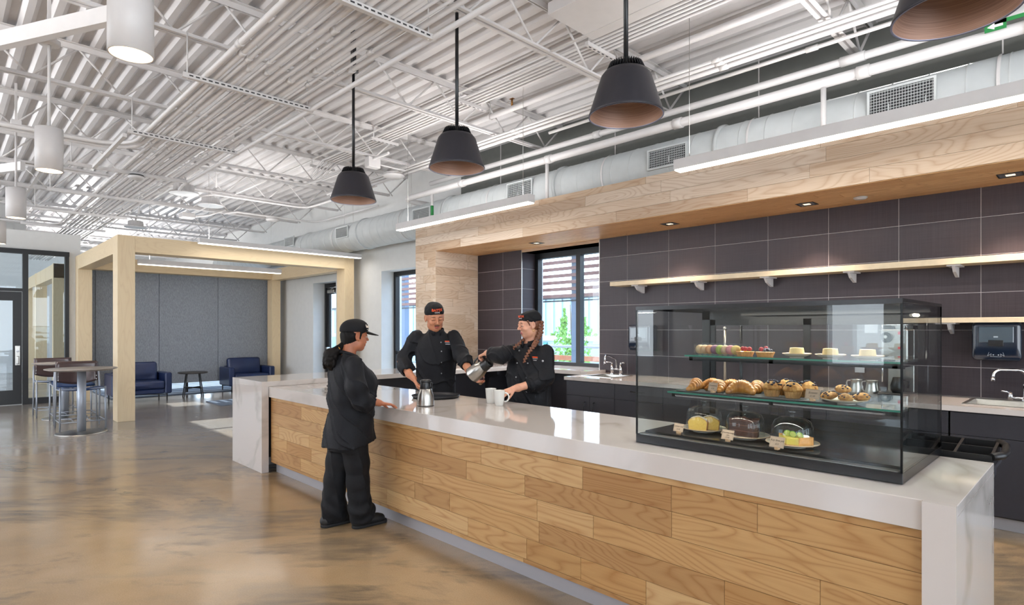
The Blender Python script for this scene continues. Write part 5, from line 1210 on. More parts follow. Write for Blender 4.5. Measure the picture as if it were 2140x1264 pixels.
rs=MB().box(.03,.055,-.264,-.258,.555,.58).box(.03,.055,-.264,-.258,.43,.45).obj('switch',pm('red_switch','#c73a4c',.4),em,False); rs['label']='red rocker switches'
mb=MB()
for a,b in (((-.09,-.25),(.09,-.25)),((.09,-.25),(.09,.3)),((.09,.3),(-.09,.3)),((-.09,.3),(-.09,-.25))): mb.tube([(a[0],a[1],.64),(b[0],b[1],.64)],.006,6)
for x,y in ((-.09,-.25),(.09,-.25),(.09,.3),(-.09,.3)): mb.tube([(x,y,.60),(x,y,.64)],.006,6)
mb.obj('cup_rail',M['chrome'],em,False)
dup(mg,(-1.28,6.05,1.531),3.4,'white mug standing on top of the espresso machine','white mug on the machine')
cj=thing('coffee_server','black glass coffee server on the drip tray of the espresso machine','jug',(-1.28,5.97,.981))
MB().lathe([(.001,0),(.04,0),(.052,.02),(.055,.06),(.04,.11),(.035,.13)],n=32).obj('bowl',M['blackp'],cj,False); MB().tube([(.04,0,.11),(.085,0,.10),(.08,0,.04)],.008,8).obj('handle',M['blackp'],cj,False)
mj=thing('milk_jug','steel milk jug left of the espresso machine, further one','jug',(-1.613,6.02,.931),0,'two steel milk jugs')
MB().lathe([(.001,0),(.052,0),(.054,.004),(.053,.05),(.045,.10),(.045,.135),(.048,.140),(.046,.140),(.043,.10),(.051,.05),(.050,.006),(.001,.006)],n=36).obj('jug_body',M['steel'],mj,False)
MB().tube([(-.044,0,.130),(-.075,0,.125),(-.082,0,.10),(-.07,0,.05),(-.052,0,.03)],.006,8).obj('handle',M['steel'],mj,False)
dup(mj,(-1.484,6.0,.931),0,'steel milk jug closest to the espresso machine')
for x,z,w,h,lab in ((-1.637,1.54,.115,.095,'white notice card on the tiles above the espresso machine'),(-1.738,1.127,.085,.06,'white notice card on the tiles above the milk jugs')):
    tag(MB().box(x-w/2,x+w/2,6.592,6.598,z-h/2,z+h/2).obj('notice_card',pm('notice_card','#c9ccd2',.6) if 'notice_card' not in bpy.data.materials else bpy.data.materials['notice_card']),lab,'notice')
sb=thing('soap_bottle','clear soap bottle with a pump beside the coffee machine','bottle',(-1.08,6.38,.931))
MB().lathe([(.001,0),(.035,0),(.036,.01),(.036,.12),(.02,.145),(.014,.15)],n=24).obj('bottle_body',glass('soap_glass',(.75,.8,.82)),sb,False); MB().cyl((0,0,.15),(0,0,.19),.012,n=12).bar((0,0,.19),(0,-.045,.188),.01).obj('pump',M['blackp'],sb,False)
tw=thing('water_tap_column','slim steel standpipe seen above the macaron box','tap',(-3.06,6.42,.931))
MB().cyl((0,0,0),(0,0,.60),.015,n=14).lathe([(.018,.60),(.021,.605),(.021,.625),(.001,.63)],n=16).obj('column',M['steel'],tw,False)
# ============================================================ PEOPLE
def skinmat(name,base,lip):
    t=NT(name); c=t.coord('Object'); n=t.noise(c,22,3); b=lin(base)
    lo=tuple(x*.88 for x in b[:3])+(1,); hi=tuple(min(1,x*1.1) for x in b[:3])+(1,)
    t.l(t.ramp(n,[(.3,lo),(.7,hi)]),t.b.inputs['Base Color']); t.b.inputs['Roughness'].default_value=.5; t.b.inputs['Subsurface Weight'].default_value=.12
    t.b.inputs['Subsurface Radius'].default_value=(.02,.008,.004); t.b.inputs['Subsurface Scale'].default_value=.4; return t.m,pm(name+'_lip',lip,.4)
M['navyf']=fabric('black_work_cotton','#0b0d13',.66,.9,.02); M['blackc']=fabric('black_cotton','#0a0b0f',.72,.8,.02); M['shoe']=pm('black_shoe','#0c0c0d',.6,noise=.1,nscale=40); M['sole']=pm('shoe_sole','#111112',.8)
M['hair']=pm('black_hair','#0e0a09',.62,spec=.2,noise=.4,nscale=90,bump=.6,bscale=120); M['hairb']=pm('auburn_hair','#6a3f28',.45,noise=.35,nscale=90,bump=.6,bscale=140); M['eyew']=pm('eye_white','#cfc9c2',.2,coat=.5); M['iris']=pm('dark_iris','#1e120c',.15); M['brow']=pm('dark_brow','#2a1a12',.8)
M['orange']=pm('orange_print','#e0552a',.6); M['greyp']=pm('pale_grey_print','#b8b6ba',.6); M['cream_p']=pm('cream_print','#d9cdbf',.6); M['gold']=pm('gold_hoop','#c79a4a',.25,1.0); M['nail']=pm('red_nail','#d8263c',.2,coat=.5); M['button']=pm('grey_button','#8e9094',.3,.4)
def basis(yaw,pitch=0,roll=0): return np.array((Matrix.Rotation(yaw,3,'Z')@Matrix.Rotation(pitch,3,'X')@Matrix.Rotation(roll,3,'Y')))
V=lambda *a: np.array(a,float)
class Fr:
    """a local frame (origin, rotation, scale) for adding shapes"""
    def __init__(s,S,o,Rm,sc=1.0): s.S=S; s.o=V(*o); s.R=Rm; s.k=sc
    def p(s,*q): return s.R@(V(*q)*s.k)+s.o
    def ell(s,c,r,rot=(0,0,0),k=.008,op='add'): s.S.ell(s.p(*c),V(*r)*s.k,s.R@np.array(Euler(rot).to_matrix()),k,op); return s
    def cap(s,a,b,ra,rb=None,k=.008,op='add'): s.S.cap(s.p(*a),s.p(*b),ra*s.k,(rb or ra)*s.k,k,op); return s
def head(S,F,fem=False,smile=0.0):
    F.ell((0,-.012,.030),(.0745,.093,.084),k=.001); F.ell((0,.020,-.022),(.0625,.066,.088),k=.03)
    F.ell((0,.052,-.086),(.026 if fem else .030,.026,.024),k=.03)
    for s in (-1,1):
        F.ell((s*.036,.018,-.066),(.027 if fem else .031,.038,.030),k=.025)
        F.ell((s*.037,.060,-.024),(.021,.020,.020),k=.018)
        F.ell((s*.0315,.0905,.008),(.0165,.0125,.0115),k=.010,op='sub')
        F.ell((s*.0315,.0790,.0095),(.0155,.0095,.0085),k=.004)         # lid over the ball
        F.ell((s*.079,-.004,.000),(.008,.019,.031),(0,0,s*.35),k=.006); F.ell((s*.084,.000,.003),(.005,.011,.018),(0,0,s*.35),k=.004,op='sub'); F.ell((s*.078,.004,-.025),(.006,.009,.010),k=.004)
    F.cap((-.030,.0785,.027),(.030,.0785,.027),.0095,k=.014)
    F.cap((0,.084,.018),(0,.107,-.021),.0062,.0100,k=.009)
    for s in (-1,1): F.ell((s*.0105,.094,-.025),(.0075,.0095,.0065),k=.006)
    F.ell((0,.0835,-.056),(.021,.0080,.0060),k=.008); F.ell((0,.0822,-.0660),(.018,.0082,.0065),k=.007)
    F.cap((-.020,.0905,-.0610),(.020,.0905,-.0610),.0022,k=.004,op='sub')
def eyes(P,F,mirror=1,gaze=(0,0),lid=.45):
    for s in (-1,1):
        c=F.p(s*.0315,.0775,.0075); e=MB().ball(tuple(c),.0125*F.k,16,10).obj('eye',M['eyew'],P)
        d=F.R@V(gaze[0],1,gaze[1]); d/=np.linalg.norm(d); q=c+d*.0108*F.k; MB().ball(tuple(q),.0056*F.k,12,8).obj('iris',M['iris'],e)
        L=SDF(.0022); f=Fr(L,F.o,F.R,F.k); f.ell((s*.0315,.0790,.0105),(.0165,.0125,.0118),k=.001); L.plane(f.p(0,0,.0165-.013*lid),-(F.R@V(0,-.25,1)),.001); L.build('eyelid',P['_skin'],P)
        # lashes
        pts=[F.p(s*.0315+x*.0145,.0905-abs(x)*.009,.0165-.013*lid-.001-.002*x*x) for x in (-1,-.6,-.2,.2,.6,1)]
        MB().tube([tuple(p) for p in pts],.0011*F.k,6).obj('eyelash',M['brow'],P)
        pts=[F.p(s*(.0315+x*.017),.0905-.010*max(0,x)**2-.001*abs(x),.0290+.003*(1-x*x)-.002*x) for x in (-1,-.5,0,.5,1)]
        MB().tube([tuple(p) for p in pts],[.0018*F.k,.0026*F.k,.0026*F.k,.0022*F.k,.0010*F.k],6).obj('eyebrow',M['brow'],P)
def hand(S,w,d,n,side,curl=(.3,.3,.3,.3),thumb=(.6,.55,.35),k=1.0,spread=.08,tcurl=.3):
    """w wrist, d finger direction, n direction the palm faces, side=+1: thumb on d x n side"""
    w,d,n=V(*w),V(*d),V(*n); d/=np.linalg.norm(d); n-=d*n.dot(d); n/=np.linalg.norm(n); s=np.cross(d,n)*side
    tips=[]
    for i,(o,L,ml) in enumerate(((.027,.070,.086),(.009,.078,.090),(-.009,.073,.087),(-.026,.057,.080))):
        k0=w+(s*o*.6+d*.010)*k; kn=w+(s*o+d*ml)*k
        S.cap(k0,kn,.0135*k,.0105*k,.010)
        a=0; p=kn; dd=d+s*spread*o/.027; dd/=np.linalg.norm(dd)
        for j,(fr,r0,r1) in enumerate(((.45,.0095,.0085),(.30,.0085,.0078),(.25,.0078,.0068))):
            a+=curl[i]*(.8 if j==0 else 1.0 if j==1 else .7); v=dd*math.cos(a)+n*math.sin(a); q=p+v*L*fr*k
            S.cap(p,q,r0*k,r1*k,.0025); p=q
        tips.append((p,v))
    b=w+(s*.022+d*.018)*k; m=w+(s*.043+d*.048+n*.012)*k; S.cap(b,m,.0145*k,.0115*k,.008)
    v=d*thumb[0]+s*thumb[1]+n*thumb[2]; v/=np.linalg.norm(v); q=m+v*.034*k; S.cap(m,q,.0108*k,.0095*k,.003)
    v2=v*math.cos(tcurl)+(n*.5-s*.8)/np.linalg.norm(n*.5-s*.8)*math.sin(tcurl); q2=q+v2*.028*k; S.cap(q,q2,.0095*k,.0078*k,.003); tips.append((q2,v2))
    return tips
def shoe(P,heel,toe,h=.075):
    heel,toe=V(*heel),V(*toe); d=toe-heel; L=np.linalg.norm(d); d/=L; rz=math.atan2(d[1],d[0]); up=V(0,0,1)
    S=SDF(.005); S.cap(heel+d*.045+up*.045,heel+d*(L-.055)+up*.036,.043,.036,.02,flat=(np.cross(d,up),.95)); S.cap(heel+d*.045+up*.05,heel+d*.06+up*.085,.042,.040,.02); S.cap(heel+d*.10+up*.055,heel+d*(L-.09)+up*.042,.042,.040,.02)
    S.plane((0,0,.018),(0,0,-1),.003); o=S.build('shoe',M['shoe'],P)
    s2=SDF(.005); s2.cap(heel+d*.048+up*.012,heel+d*(L-.047)+up*.012,.046,.046,.001); s2.plane((0,0,.024),(0,0,1),.002); s2.plane((0,0,.001),(0,0,-1),.001); s2.build('sole',M['sole'],o)
def folds(amp=.005,fz=26,fx=9,seed=0,lo=None,hi=None):
    def f(P):
        x,y,z=P[...,0],P[...,1],P[...,2]
        a=1-np.abs(np.sin(z*fz*.8+2.6*np.sin(x*fx+seed)+2.1*np.sin(y*fx*1.2+seed*2.1)+x*7)); b=1-np.abs(np.sin(z*fz*.35+x*fx*1.9+seed+1.7*np.sin(y*fx*1.3+seed)-y*8)); c=np.sin(x*13+z*6+seed)*np.sin(y*11-z*5)
        return amp*(-1.3*a**5-1.5*b**6+.7*c+.35)
    return (f,lo,hi,0,'disp')
def chest_patch(P,S_unused,c,R_,w,lines):
    for (dz,h,wd,mt,nm) in lines:
        q=V(*c)+R_@V(0,0,dz); o=MB().box(-wd/2,wd/2,-.0015,.0015,-h/2,h/2).obj(nm,mt,None); Mx=Matrix(R_.tolist()).to_4x4(); Mx.translation=Vector(q); o.matrix_world=Mx; o.parent=P; o.matrix_parent_inverse=wloc(P).inverted()
def curved_text(P,F,body,size,rad,z,mat,name,ang0=0.0,cy=-.012,ry=None,tilt=0.0):
    """lettering wrapped on the cap: flat text bent round a vertical axis of the head frame"""
    c_=bpy.data.curves.new('t','FONT'); c_.body=body; c_.size=size; c_.align_x='CENTER'; c_.align_y='CENTER'; c_.extrude=.0008; c_.offset=size*.03; c_.resolution_u=3
    q=bpy.data.objects.new('t',c_); me=bpy.data.meshes.new_from_object(q); bpy.data.objects.remove(q); bpy.data.curves.remove(c_)
    ry=ry or rad
    for v in me.vertices:
        x,y,zz=v.co; a=x/rad+ang0; rr=1+(zz/rad); p=F.p(-math.sin(a)*rad*rr,cy+math.cos(a)*ry*rr-(y)*tilt,z+y); v.co=Vector(p)
    me.materials.clear(); me.materials.append(mat); o=place(name,me,P); return o

# ------------------------------------------------------------ the customer at the front of the counter
P=thing('person','woman with dark ponytail in black uniform and peaked cap at the counter front','person',(-4.13,2.27,0))
sk,lp=skinmat('warm_brown_skin','#a8694c','#9c4a46'); P['_skin']='x'; del P['_skin']
S=SDF(.0045); Hd=Fr(S,(-4.12,2.325,1.474),basis(-.20,-.06),.99); head(S,Hd,True)
# smiling cheeks
for s in (-1,1): Hd.ell((s*.032,.074,-.040),(.016,.014,.013),k=.01)
S.cap((-4.12,2.285,1.42),(-4.12,2.265,1.29),.052,.058,.02)
S.loft([(.80,-4.12,2.27,.130,.105),(.95,-4.12,2.28,.115,.105),(1.12,-4.12,2.28,.125,.11),(1.24,-4.12,2.26,.12,.085),(1.31,-4.12,2.255,.09,.07)],.03)
for s,el,wr,hd in ((1,(-3.915,2.235,1.035),(-3.905,2.415,.965),None),(-1,(-4.300,2.30,1.02),(-4.22,2.45,.955),None)):
    sh=(-4.12+s*.145,2.25,1.245); S.chain([sh,el,wr],[.042,.036,.026],.02,)
hand(S,(-3.903,2.425,.962),(.06,.97,-.16),(0,-.12,-1),1,(.22,.24,.27,.30),(.8,.35,.25),.92,.22)
hand(S,(-4.215,2.46,.952),(.25,.95,-.12),(0,-.1,-1),-1,(.2,.22,.25,.3),(.8,.35,.2),.92,.15)
for s,kn,an in ((1,(-4.045,2.30,.47),(-4.05,2.345,.10)),(-1,(-4.215,2.235,.47),(-4.235,2.18,.10))):
    S.chain([(-4.12+s*.075,2.275,.82),kn,an],[.074,.058,.042],.03); S.cap(an,(an[0],an[1]+.09,.045),.035,.032,.02)
iF=np.linalg.inv(Hd.R)
def lipf(Hd,fem=True):
    def f(c):
        q=(c-Hd.o)@Hd.R/Hd.k; return ((np.abs(q[:,0])<.019*(1-((q[:,2]+.061)/.013)**2).clip(0,1)**.5)&(q[:,1]>.080)&(np.abs(q[:,2]+.061)<.0105)).astype(int)
    return f
body=S.build('body',[sk,lp],P,True,lipf(Hd))
def finish_head(P,Hd,sk,gaze,lid):
    class W(dict): pass
    global _sk
    for s in (-1,1):
        c=Hd.p(s*.0315,.0772,.0078); e=MB().ball(tuple(c),.0122*Hd.k,16,10).obj('eye',M['eyew'],P)
        d=Hd.R@V(gaze[0],1,gaze[1]); d/=np.linalg.norm(d); q=c+d*.0082*Hd.k; MB().ball(tuple(q),.0060*Hd.k,12,8).obj('iris',M['iris'],e)
        zl=.0078+.011*(1-lid*1.75)
        L=SDF(.0020); f=Fr(L,Hd.o,Hd.R,Hd.k); f.ell((s*.0315,.0780,.0085),(.0168,.0142,.0135),k=.001); L.plane(f.p(0,.08,zl),-(Hd.R@V(0,.15,1)),.001); L.plane(f.p(0,.070,0),(Hd.R@V(0,-1,0)),.001); L.build('eyelid',sk,P)
        pts=[Hd.p(s*.0315+x*.0150,.0785+.0138*math.sqrt(max(0,1-(x*.9)**2)),zl-.0005-.0015*x*x) for x in (-1,-.7,-.35,0,.35,.7,1)]
        MB().tube([tuple(p) for p in pts],.0013*Hd.k,6).obj('eyelash',M['brow'],P)
        pts=[Hd.p(s*(.0315+x*.0175),.0895-.0085*max(0,x)**2-.0015*abs(x),.0275+.0032*(1-x*x)-.002*x) for x in (-1,-.5,0,.5,1)]
        MB().tube([tuple(p) for p in pts],[.0016*Hd.k,.0024*Hd.k,.0024*Hd.k,.0020*Hd.k,.0010*Hd.k],6).obj('eyebrow',M['brow'],P)
finish_head(P,Hd,sk,(0,0),.55)
MB().ball(tuple(Hd.p(.083,.006,-.034)),.0035,8,6).obj('earring',M['gold'],P)
# tunic
S=SDF(.006)
S.loft([(.63,-4.12,2.272,.195,.192),(.74,-4.12,2.275,.180,.183),(.88,-4.11,2.292,.158,.172),(.93,-4.11,2.292,.155,.170),(1.00,-4.11,2.292,.165,.180),(1.10,-4.11,2.295,.165,.175),(1.20,-4.11,2.280,.155,.150),(1.27,-4.12,2.265,.145,.115),(1.315,-4.12,2.262,.105,.085),(1.335,-4.12,2.262,.075,.070)],.001,pw=2.3)
S.ell((-4.12,2.395,1.115),(.14,.085,.09),k=.05)
S.chain([(-3.985,2.245,1.262),(-3.915,2.228,1.10),(-3.905,2.26,.995)],[.066,.076,.076],.03)
S.cap((-3.905,2.27,.990),(-3.905,2.31,.975),.076,.072,.01)
S.chain([(-4.245,2.25,1.262),(-4.295,2.275,1.10),(-4.28,2.33,1.0)],[.060,.066,.066],.03); S.cap((-4.28,2.33,1.0),(-4.25,2.39,.975),.064,.060,.01)
S.p.append(folds(.008,22,8,1.3))
S.ell((-3.905,2.395,.930),(.076,.064,.080),(.35,0,0),.004,'sub')
S.plane((-4.13,2.275,.645),(0,.16,-1),.004); S.plane((-3.9,2.365,.955),(0,.86,-.52),.004) if 0 else None
tun=S.build('tunic',M['navyf'],P)
def cuff(P,c,d,r,w=.012,mat=None,name='cuff',thick=.005,par=None):
    c,d=V(*c),V(*d); d/=np.linalg.norm(d); q=Matrix.Identity(4); z=Vector(d); Q=z.to_track_quat('Z','Y').to_matrix().to_4x4(); Q.translation=Vector(c)
    mb=MB().lathe([(r-thick,-w),(r+thick*.4,-w),(r+thick*.6,0),(r+thick*.4,w),(r-thick,w)],n=32); mb.xf(Q); return mb.obj(name,mat or M['navyf'],P)
col=MB(); 
for k in range(28):
    pass
pts=[(-4.12+.066*math.sin(a),2.262+.062*math.cos(a),1.335-.022*math.cos(a)) for a in [2*PI*k/24 for k in range(24)]]
MB().tube(pts,.015,8,closed=True).obj('collar',M['navyf'],P)
# trousers
S=SDF(.006)
S.loft([(.60,-4.13,2.27,.150,.135),(.72,-4.13,2.27,.155,.135),(.86,-4.12,2.28,.150,.125)],.001)
for s,kn,kn2,an in ((1,(-4.045,2.305,.50),(-4.045,2.31,.36),(-4.05,2.335,.13)),(-1,(-4.215,2.235,.50),(-4.22,2.215,.36),(-4.235,2.205,.13))):
    S.chain([(-4.13+s*.075,2.275,.70),kn,kn2,an],[.108,.090,.084,.090],.03); S.cap(an,(an[0],an[1]+.01,.085),.090,.088,.02); S.cap((an[0],an[1]+.01,.15),(an[0],an[1]+.055,.11),.075,.07,.03)
def bigf(P_):
    x,y,z=P_[...,0],P_[...,1],P_[...,2]; w=np.clip((.34-z)/.2,0,1); return .0055*w*np.sin(z*58+7*np.sin(y*9)+x*12)-.007*(1-np.abs(np.sin(y*15+z*3.5+2*np.sin(x*9))))**5
S.p.append((bigf,None,None,0,'disp')); S.plane((0,0,.040),(0,0,-1),.004)
S.build('trousers',M['blackc'],P)
shoe(P,(-4.055,2.265,0),(-4.035,2.560,0)); shoe(P,(-4.245,2.105,0),(-4.235,2.395,0))
# cap
S=SDF(.0035); f=Fr(S,Hd.o,Hd.R,Hd.k); f.ell((0,-.014,.050),(.086,.106,.086),k=.001); f.ell((0,.030,.074),(.070,.072,.058),k=.03); S.plane(f.p(0,0,.036),-(Hd.R@V(0,-.05,1)),.002)
cp=S.build('cap',M['blackc'],P)
S=SDF(.0032); f=Fr(S,Hd.o,Hd.R,Hd.k)
f.ell((0,.092,.044),(.078,.106,.034),(-.20,0,0),k=.001); S2=f; S.p.append((lambda P_,f=f: -(np.abs(((P_-f.o)@f.R)[...,2]/f.k-(.050-.30*(((P_-f.o)@f.R)[...,1]/f.k-.085)-2.6*(((P_-f.o)@f.R)[...,0]/f.k)**2))-.0030)*f.k*.9,None,None,.001,'sub')); 
f2=f; S.plane(f.p(0,.055,.05),Hd.R@V(0,-1,0),.002)
S.build('peak',M['blackc'],cp)
curved_text(cp,Hd,'fern',.036,.090,.084,M['cream_p'],'lettering',-.75,.018,.086,.35); curved_text(cp,Hd,'___',.026,.091,.070,M['cream_p'],'underline',-.75,.018,.087,.35)
# hair
S=SDF(.004); f=Fr(S,Hd.o,Hd.R,Hd.k); f.ell((0,-.030,.005),(.078,.083,.075),k=.001); f.ell((0,-.050,-.045),(.058,.052,.045),k=.02)
for s in (-1,1): f.cap((s*.073,.028,.040),(s*.071,.022,-.015),.009,.005,k=.01); f.cap((s*.06,.055,.044),(s*.07,.03,.03),.010,.008,k=.01)
f.ell((.084,.0,.0),(.016,.022,.034),k=.004,op='sub'); f.ell((-.084,.0,.0),(.016,.022,.034),k=.004,op='sub')
S.p.append((lambda P_:.0012*np.sin(P_[...,1]*420+60*P_[...,2]),None,None,0,'disp')); S.build('hair',M['hair'],P)
S=SDF(.0045); q0=Hd.p(0,-.085,-.06)
S.chain([q0,(-4.135,2.185,1.372),(-4.145,2.135,1.335),(-4.15,2.130,1.285),(-4.145,2.14,1.235)],[.020,.028,.048,.045,.022],.02)
rq=random.Random(8)
for k in range(40):
    a=rq.uniform(0,6.28); z=rq.uniform(1.24,1.36); S.ell((-4.147+.042*math.cos(a),2.135+.045*math.sin(a),z),(.014,.014,.020),(rq.random(),rq.random(),0),.006)
S.build('ponytail',M['hair'],P); cuff(P,(-4.13,2.19,1.378),(0,-1,-.4),.024,.006,M['gold'],'hair_clip')

# ------------------------------------------------------------ the man behind the counter
P=thing('person','man in black chef jacket and black skull cap, behind the counter by the round tray','person',(-4.80,3.64,0))
sk,lp=skinmat('tan_skin','#bd8060','#a8574e')
YW=math.radians(-120); S=SDF(.0048); Rb=basis(YW); HY=math.radians(-112)
Hd=Fr(S,(-4.762,3.582,1.648),basis(HY,-.30,.07),1.17); head(S,Hd)
Bc=V(-4.80,3.63,0)
def bp(x,y,z): return Bc+Rb@V(x,y,0)+V(0,0,z)
S.cap(Hd.p(0,-.015,-.07),bp(0,0,1.46),.060,.066,.02)
Mb=np.eye(4); Mb[:3,:3]=Rb; Mb[:3,3]=Bc
S.loft([(.85,0,0,.16,.12),(1.0,0,0,.15,.115),(1.2,0,0,.17,.12),(1.36,0,0,.18,.11),(1.47,0,0,.10,.07)],.03,frame=Mb)
aR=[(-4.935,3.495,1.45),(-5.045,3.385,1.215),(-4.845,3.335,1.085),(-4.775,3.340,1.045)]
S.chain(aR,[.062,.050,.036,.030],.02)
hand(S,aR[3],(.55,.10,-.83),(.45,.75,.3),-1,(.45,.5,.55,.6),(.7,.5,.5),1.05)
aL=[(-4.670,3.760,1.45),(-4.480,3.710,1.255),(-4.215,3.590,1.115),(-4.188,3.575,1.098)]
S.chain(aL,[.062,.050,.034,.030],.02)
hand(S,aL[3],(.72,.10,-.45),(.30,.1,.85),1,(.35,.35,.38,.42),(.65,.6,.4),1.08)
for s in (-1,1):
    h=bp(s*.09,0,.88); kn=bp(s*.10,.02,.48); an=bp(s*.11,-.01,.09); S.chain([h,kn,an],[.095,.062,.045],.03); S.cap(an,an+Rb@V(0,.10,-.045),.038,.034,.02)
body=S.build('body',[sk,lp],P,True,lipf(Hd)); finish_head(P,Hd,sk,(0,-.5),.85)
# moustache shadow
S=SDF(.0022); f=Fr(S,Hd.o,Hd.R,Hd.k); f.cap((-.019,.0890,-.0475),(.019,.0890,-.0475),.0042,k=.001); 
S.build('moustache',pm('stubble','#4a2f22',.8),P)
S=SDF(.0035); f=Fr(S,Hd.o,Hd.R,Hd.k); f.ell((0,-.022,.020),(.0765,.088,.075),k=.001); S.plane(f.p(0,.035,0),Hd.R@V(0,1,-.2),.004); S.plane(f.p(0,0,-.05),Hd.R@V(0,.3,-1),.004)
for s in (-1,1): f.ell((s*.085,.0,.0),(.018,.022,.034),k=.004,op='sub')
S.build('hair',M['hair'],P)
def skullcap(P,Hd,rise=.0):
    S=SDF(.0035); f=Fr(S,Hd.o,Hd.R,Hd.k); f.ell((0,-.016,.052),(.083,.102,.080+rise),k=.001); S.plane(f.p(0,.05,.040),-(Hd.R@V(0,-.30,1)),.002); S.plane(f.p(0,0,.118+rise),Hd.R@V(0,.1,1),.018)
    S.p.append((lambda P_:.0012*np.sin(P_[...,2]*130+4*np.sin(P_[...,0]*40)),None,None,0,'disp')); return S.build('skull_cap',M['blackc'],P)
c1=skullcap(P,Hd,.006); curved_text(c1,Hd,'BATTX',.030,.085,.088,M['orange'],'lettering',0,-.010,.0995,.14); curved_text(c1,Hd,'catering',.014,.086,.070,M['greyp'],'small_lettering',0,-.010,.1015,.10)
def jacket(P,Rb,Bc,secs,arms,fs,hem,name='chef_jacket',mat=None,extra=None):
    Mb=np.eye(4); Mb[:3,:3]=Rb; Mb[:3,3]=Bc; S=SDF(.006); S.loft(secs,.001,frame=Mb,pw=2.3)
    for pts,rs in arms: S.chain(pts,rs,.035)
    if extra: extra(S)
    S.p.append(folds(*fs)); S.plane((0,0,hem),(0,0,-1),.004); o=S.build(name,mat or M['navyf'],P); return o
jacket(P,Rb,Bc,[(.74,0,0,.205,.165),(.90,0,0,.195,.155),(1.05,0,0,.190,.150),(1.22,0,0,.205,.150),(1.34,0,-.005,.200,.130),(1.42,0,-.005,.165,.105),(1.475,0,0,.112,.088),(1.515,0,.0,.080,.078)],
  [([aR[0],(-5.030,3.400,1.25),(-4.965,3.365,1.160)],[.068,.072,.070]),([(-4.965,3.365,1.160),(-4.915,3.353,1.128)],[.070,.068]),([aL[0],(-4.49,3.710,1.275),(-4.40,3.675,1.22)],[.068,.070,.066]),([(-4.40,3.675,1.22),(-4.35,3.650,1.19)],[.066,.064])],(.008,20,8,.4),.75,extra=lambda S:(S.ell((-4.855,3.338,1.088),(.068,.068,.050),(0,.6,0),.004,'sub'),S.ell((-4.29,3.622,1.155),(.060,.060,.060),(0,0,0),.004,'sub')))
S=SDF(.005); S.cap(bp(-.02,.02,1.515),bp(.02,.02,1.515),.072,.072,.02); S.p.append((lambda P_:-(P_[...,2]-1.535),None,None,.002,'sub')) if 0 else None
def collar(P,c,Rm,r,z,mat=M['navyf']):
    pts=[]
    for k in range(25): a=.28+(2*PI-.56)*k/24; q=Rm@V(r*math.sin(a),r*.95*math.cos(a)+.006,0); pts.append((c[0]+q[0],c[1]+q[1],z-.018*math.cos(a)))
    mb=MB(); vs=[]
    for p in pts:
        d=V(p[0]-c[0],p[1]-c[1],0); d/=np.linalg.norm(d)
        for o,h in ((0,-.03),(.006,-.03),(-.002,.028),(-.007,.028)): vs.append((p[0]+d[0]*o,p[1]+d[1]*o,p[2]+h))
    n=len(pts); mb.add(vs,[(4*i+a,4*i+(a+1)%4,4*i+4+(a+1)%4,4*i+4+a) for i in range(n-1) for a in range(4)]+[(0,1,2,3),(4*n-1,4*n-2,4*n-3,4*n-4)],True); return mb.obj('collar',mat,P)
collar(P,bp(0,.01,0),Rb,.080,1.512)
def on_chest(P,Rb,Bc,x,z,ry,w=.21,off=.003):
    y=ry*math.sqrt(max(0,1-(abs(x)/w)**2.3)); return Bc+Rb@V(x,y+off,0)+V(0,0,z),math.atan2(x*ry*ry,y*w*w)
for x,z in ((-.03,1.40),(-.035,1.31),(-.035,1.20),(-.035,1.09)):
    p,_=on_chest(P,Rb,Bc,x,z,.150); MB().ball(tuple(p),.0075,10,6,1,1,1).obj('button',M['button'],P)
p,a=on_chest(P,Rb,Bc,-.115,1.395,.138); chest_patch(P,None,p,basis(YW+a),0,[(.014,.010,.085,M['orange'],'orange_logo'),(.002,.006,.085,M['greyp'],'logo_underline'),(-.014,.007,.075,M['greyp'],'pocket_trim')])
S=SDF(.007); S.loft([(.50,0,0,.15,.125),(.80,0,0,.165,.135)],.02,frame=Mb)
for s in (-1,1): S.chain([bp(s*.09,0,.72),bp(s*.10,.02,.46),bp(s*.11,0,.12)],[.115,.092,.085],.03); S.cap(bp(s*.11,0,.12),bp(s*.11,.02,.08),.085,.085,.01)
S.plane((0,0,.04),(0,0,-1),.004); S.build('trousers',M['blackc'],P)
for s in (-1,1): a=bp(s*.11,-.06,0); b=bp(s*.12,.22,0); shoe(P,a,b)

# ------------------------------------------------------------ the woman with the jug
P=thing('person','woman with auburn braids in black chef jacket and skull cap tipping a steel jug','person',(-3.54,3.70,0))
sk,lp=skinmat('fair_skin','#d09a80','#b8656a')
YW=math.radians(-160); S=SDF(.0045); Rb=basis(YW); Bc=V(-3.555,3.705,0)
Hd=Fr(S,(-3.535,3.685,1.570),basis(math.radians(157),-.16,-.04),1.0); head(S,Hd,True)
S.cap(Hd.p(0,-.020,-.065),bp(0,0,1.37),.048,.054,.02)
Mb=np.eye(4); Mb[:3,:3]=Rb; Mb[:3,3]=Bc
S.loft([(.85,0,0,.155,.12),(1.0,0,0,.14,.11),(1.18,0,0,.155,.115),(1.30,0,0,.155,.10),(1.385,0,0,.09,.065)],.03,frame=Mb)
aR=[(-3.690,3.640,1.350),(-3.600,3.395,1.318),(-3.800,3.430,1.335),(-3.838,3.415,1.338)]
aR=[(-3.690,3.650,1.345),(-3.610,3.420,1.305),(-3.775,3.435,1.318),(-3.808,3.432,1.322)]
S.chain(aR,[.052,.042,.030,.026],.02)
ct_=(-3.865,3.375,1.325)
tipsR=hand(S,aR[3],(-.80,.0,-.25),(.10,.2,-1),-1,(1.05,1.05,1.1,1.15),(.75,.2,.65),.93,.0,.5)
aL=[(-3.405,3.770,1.335),(-3.365,3.735,1.105),(-3.455,3.465,1.040),(-3.468,3.430,1.035)]
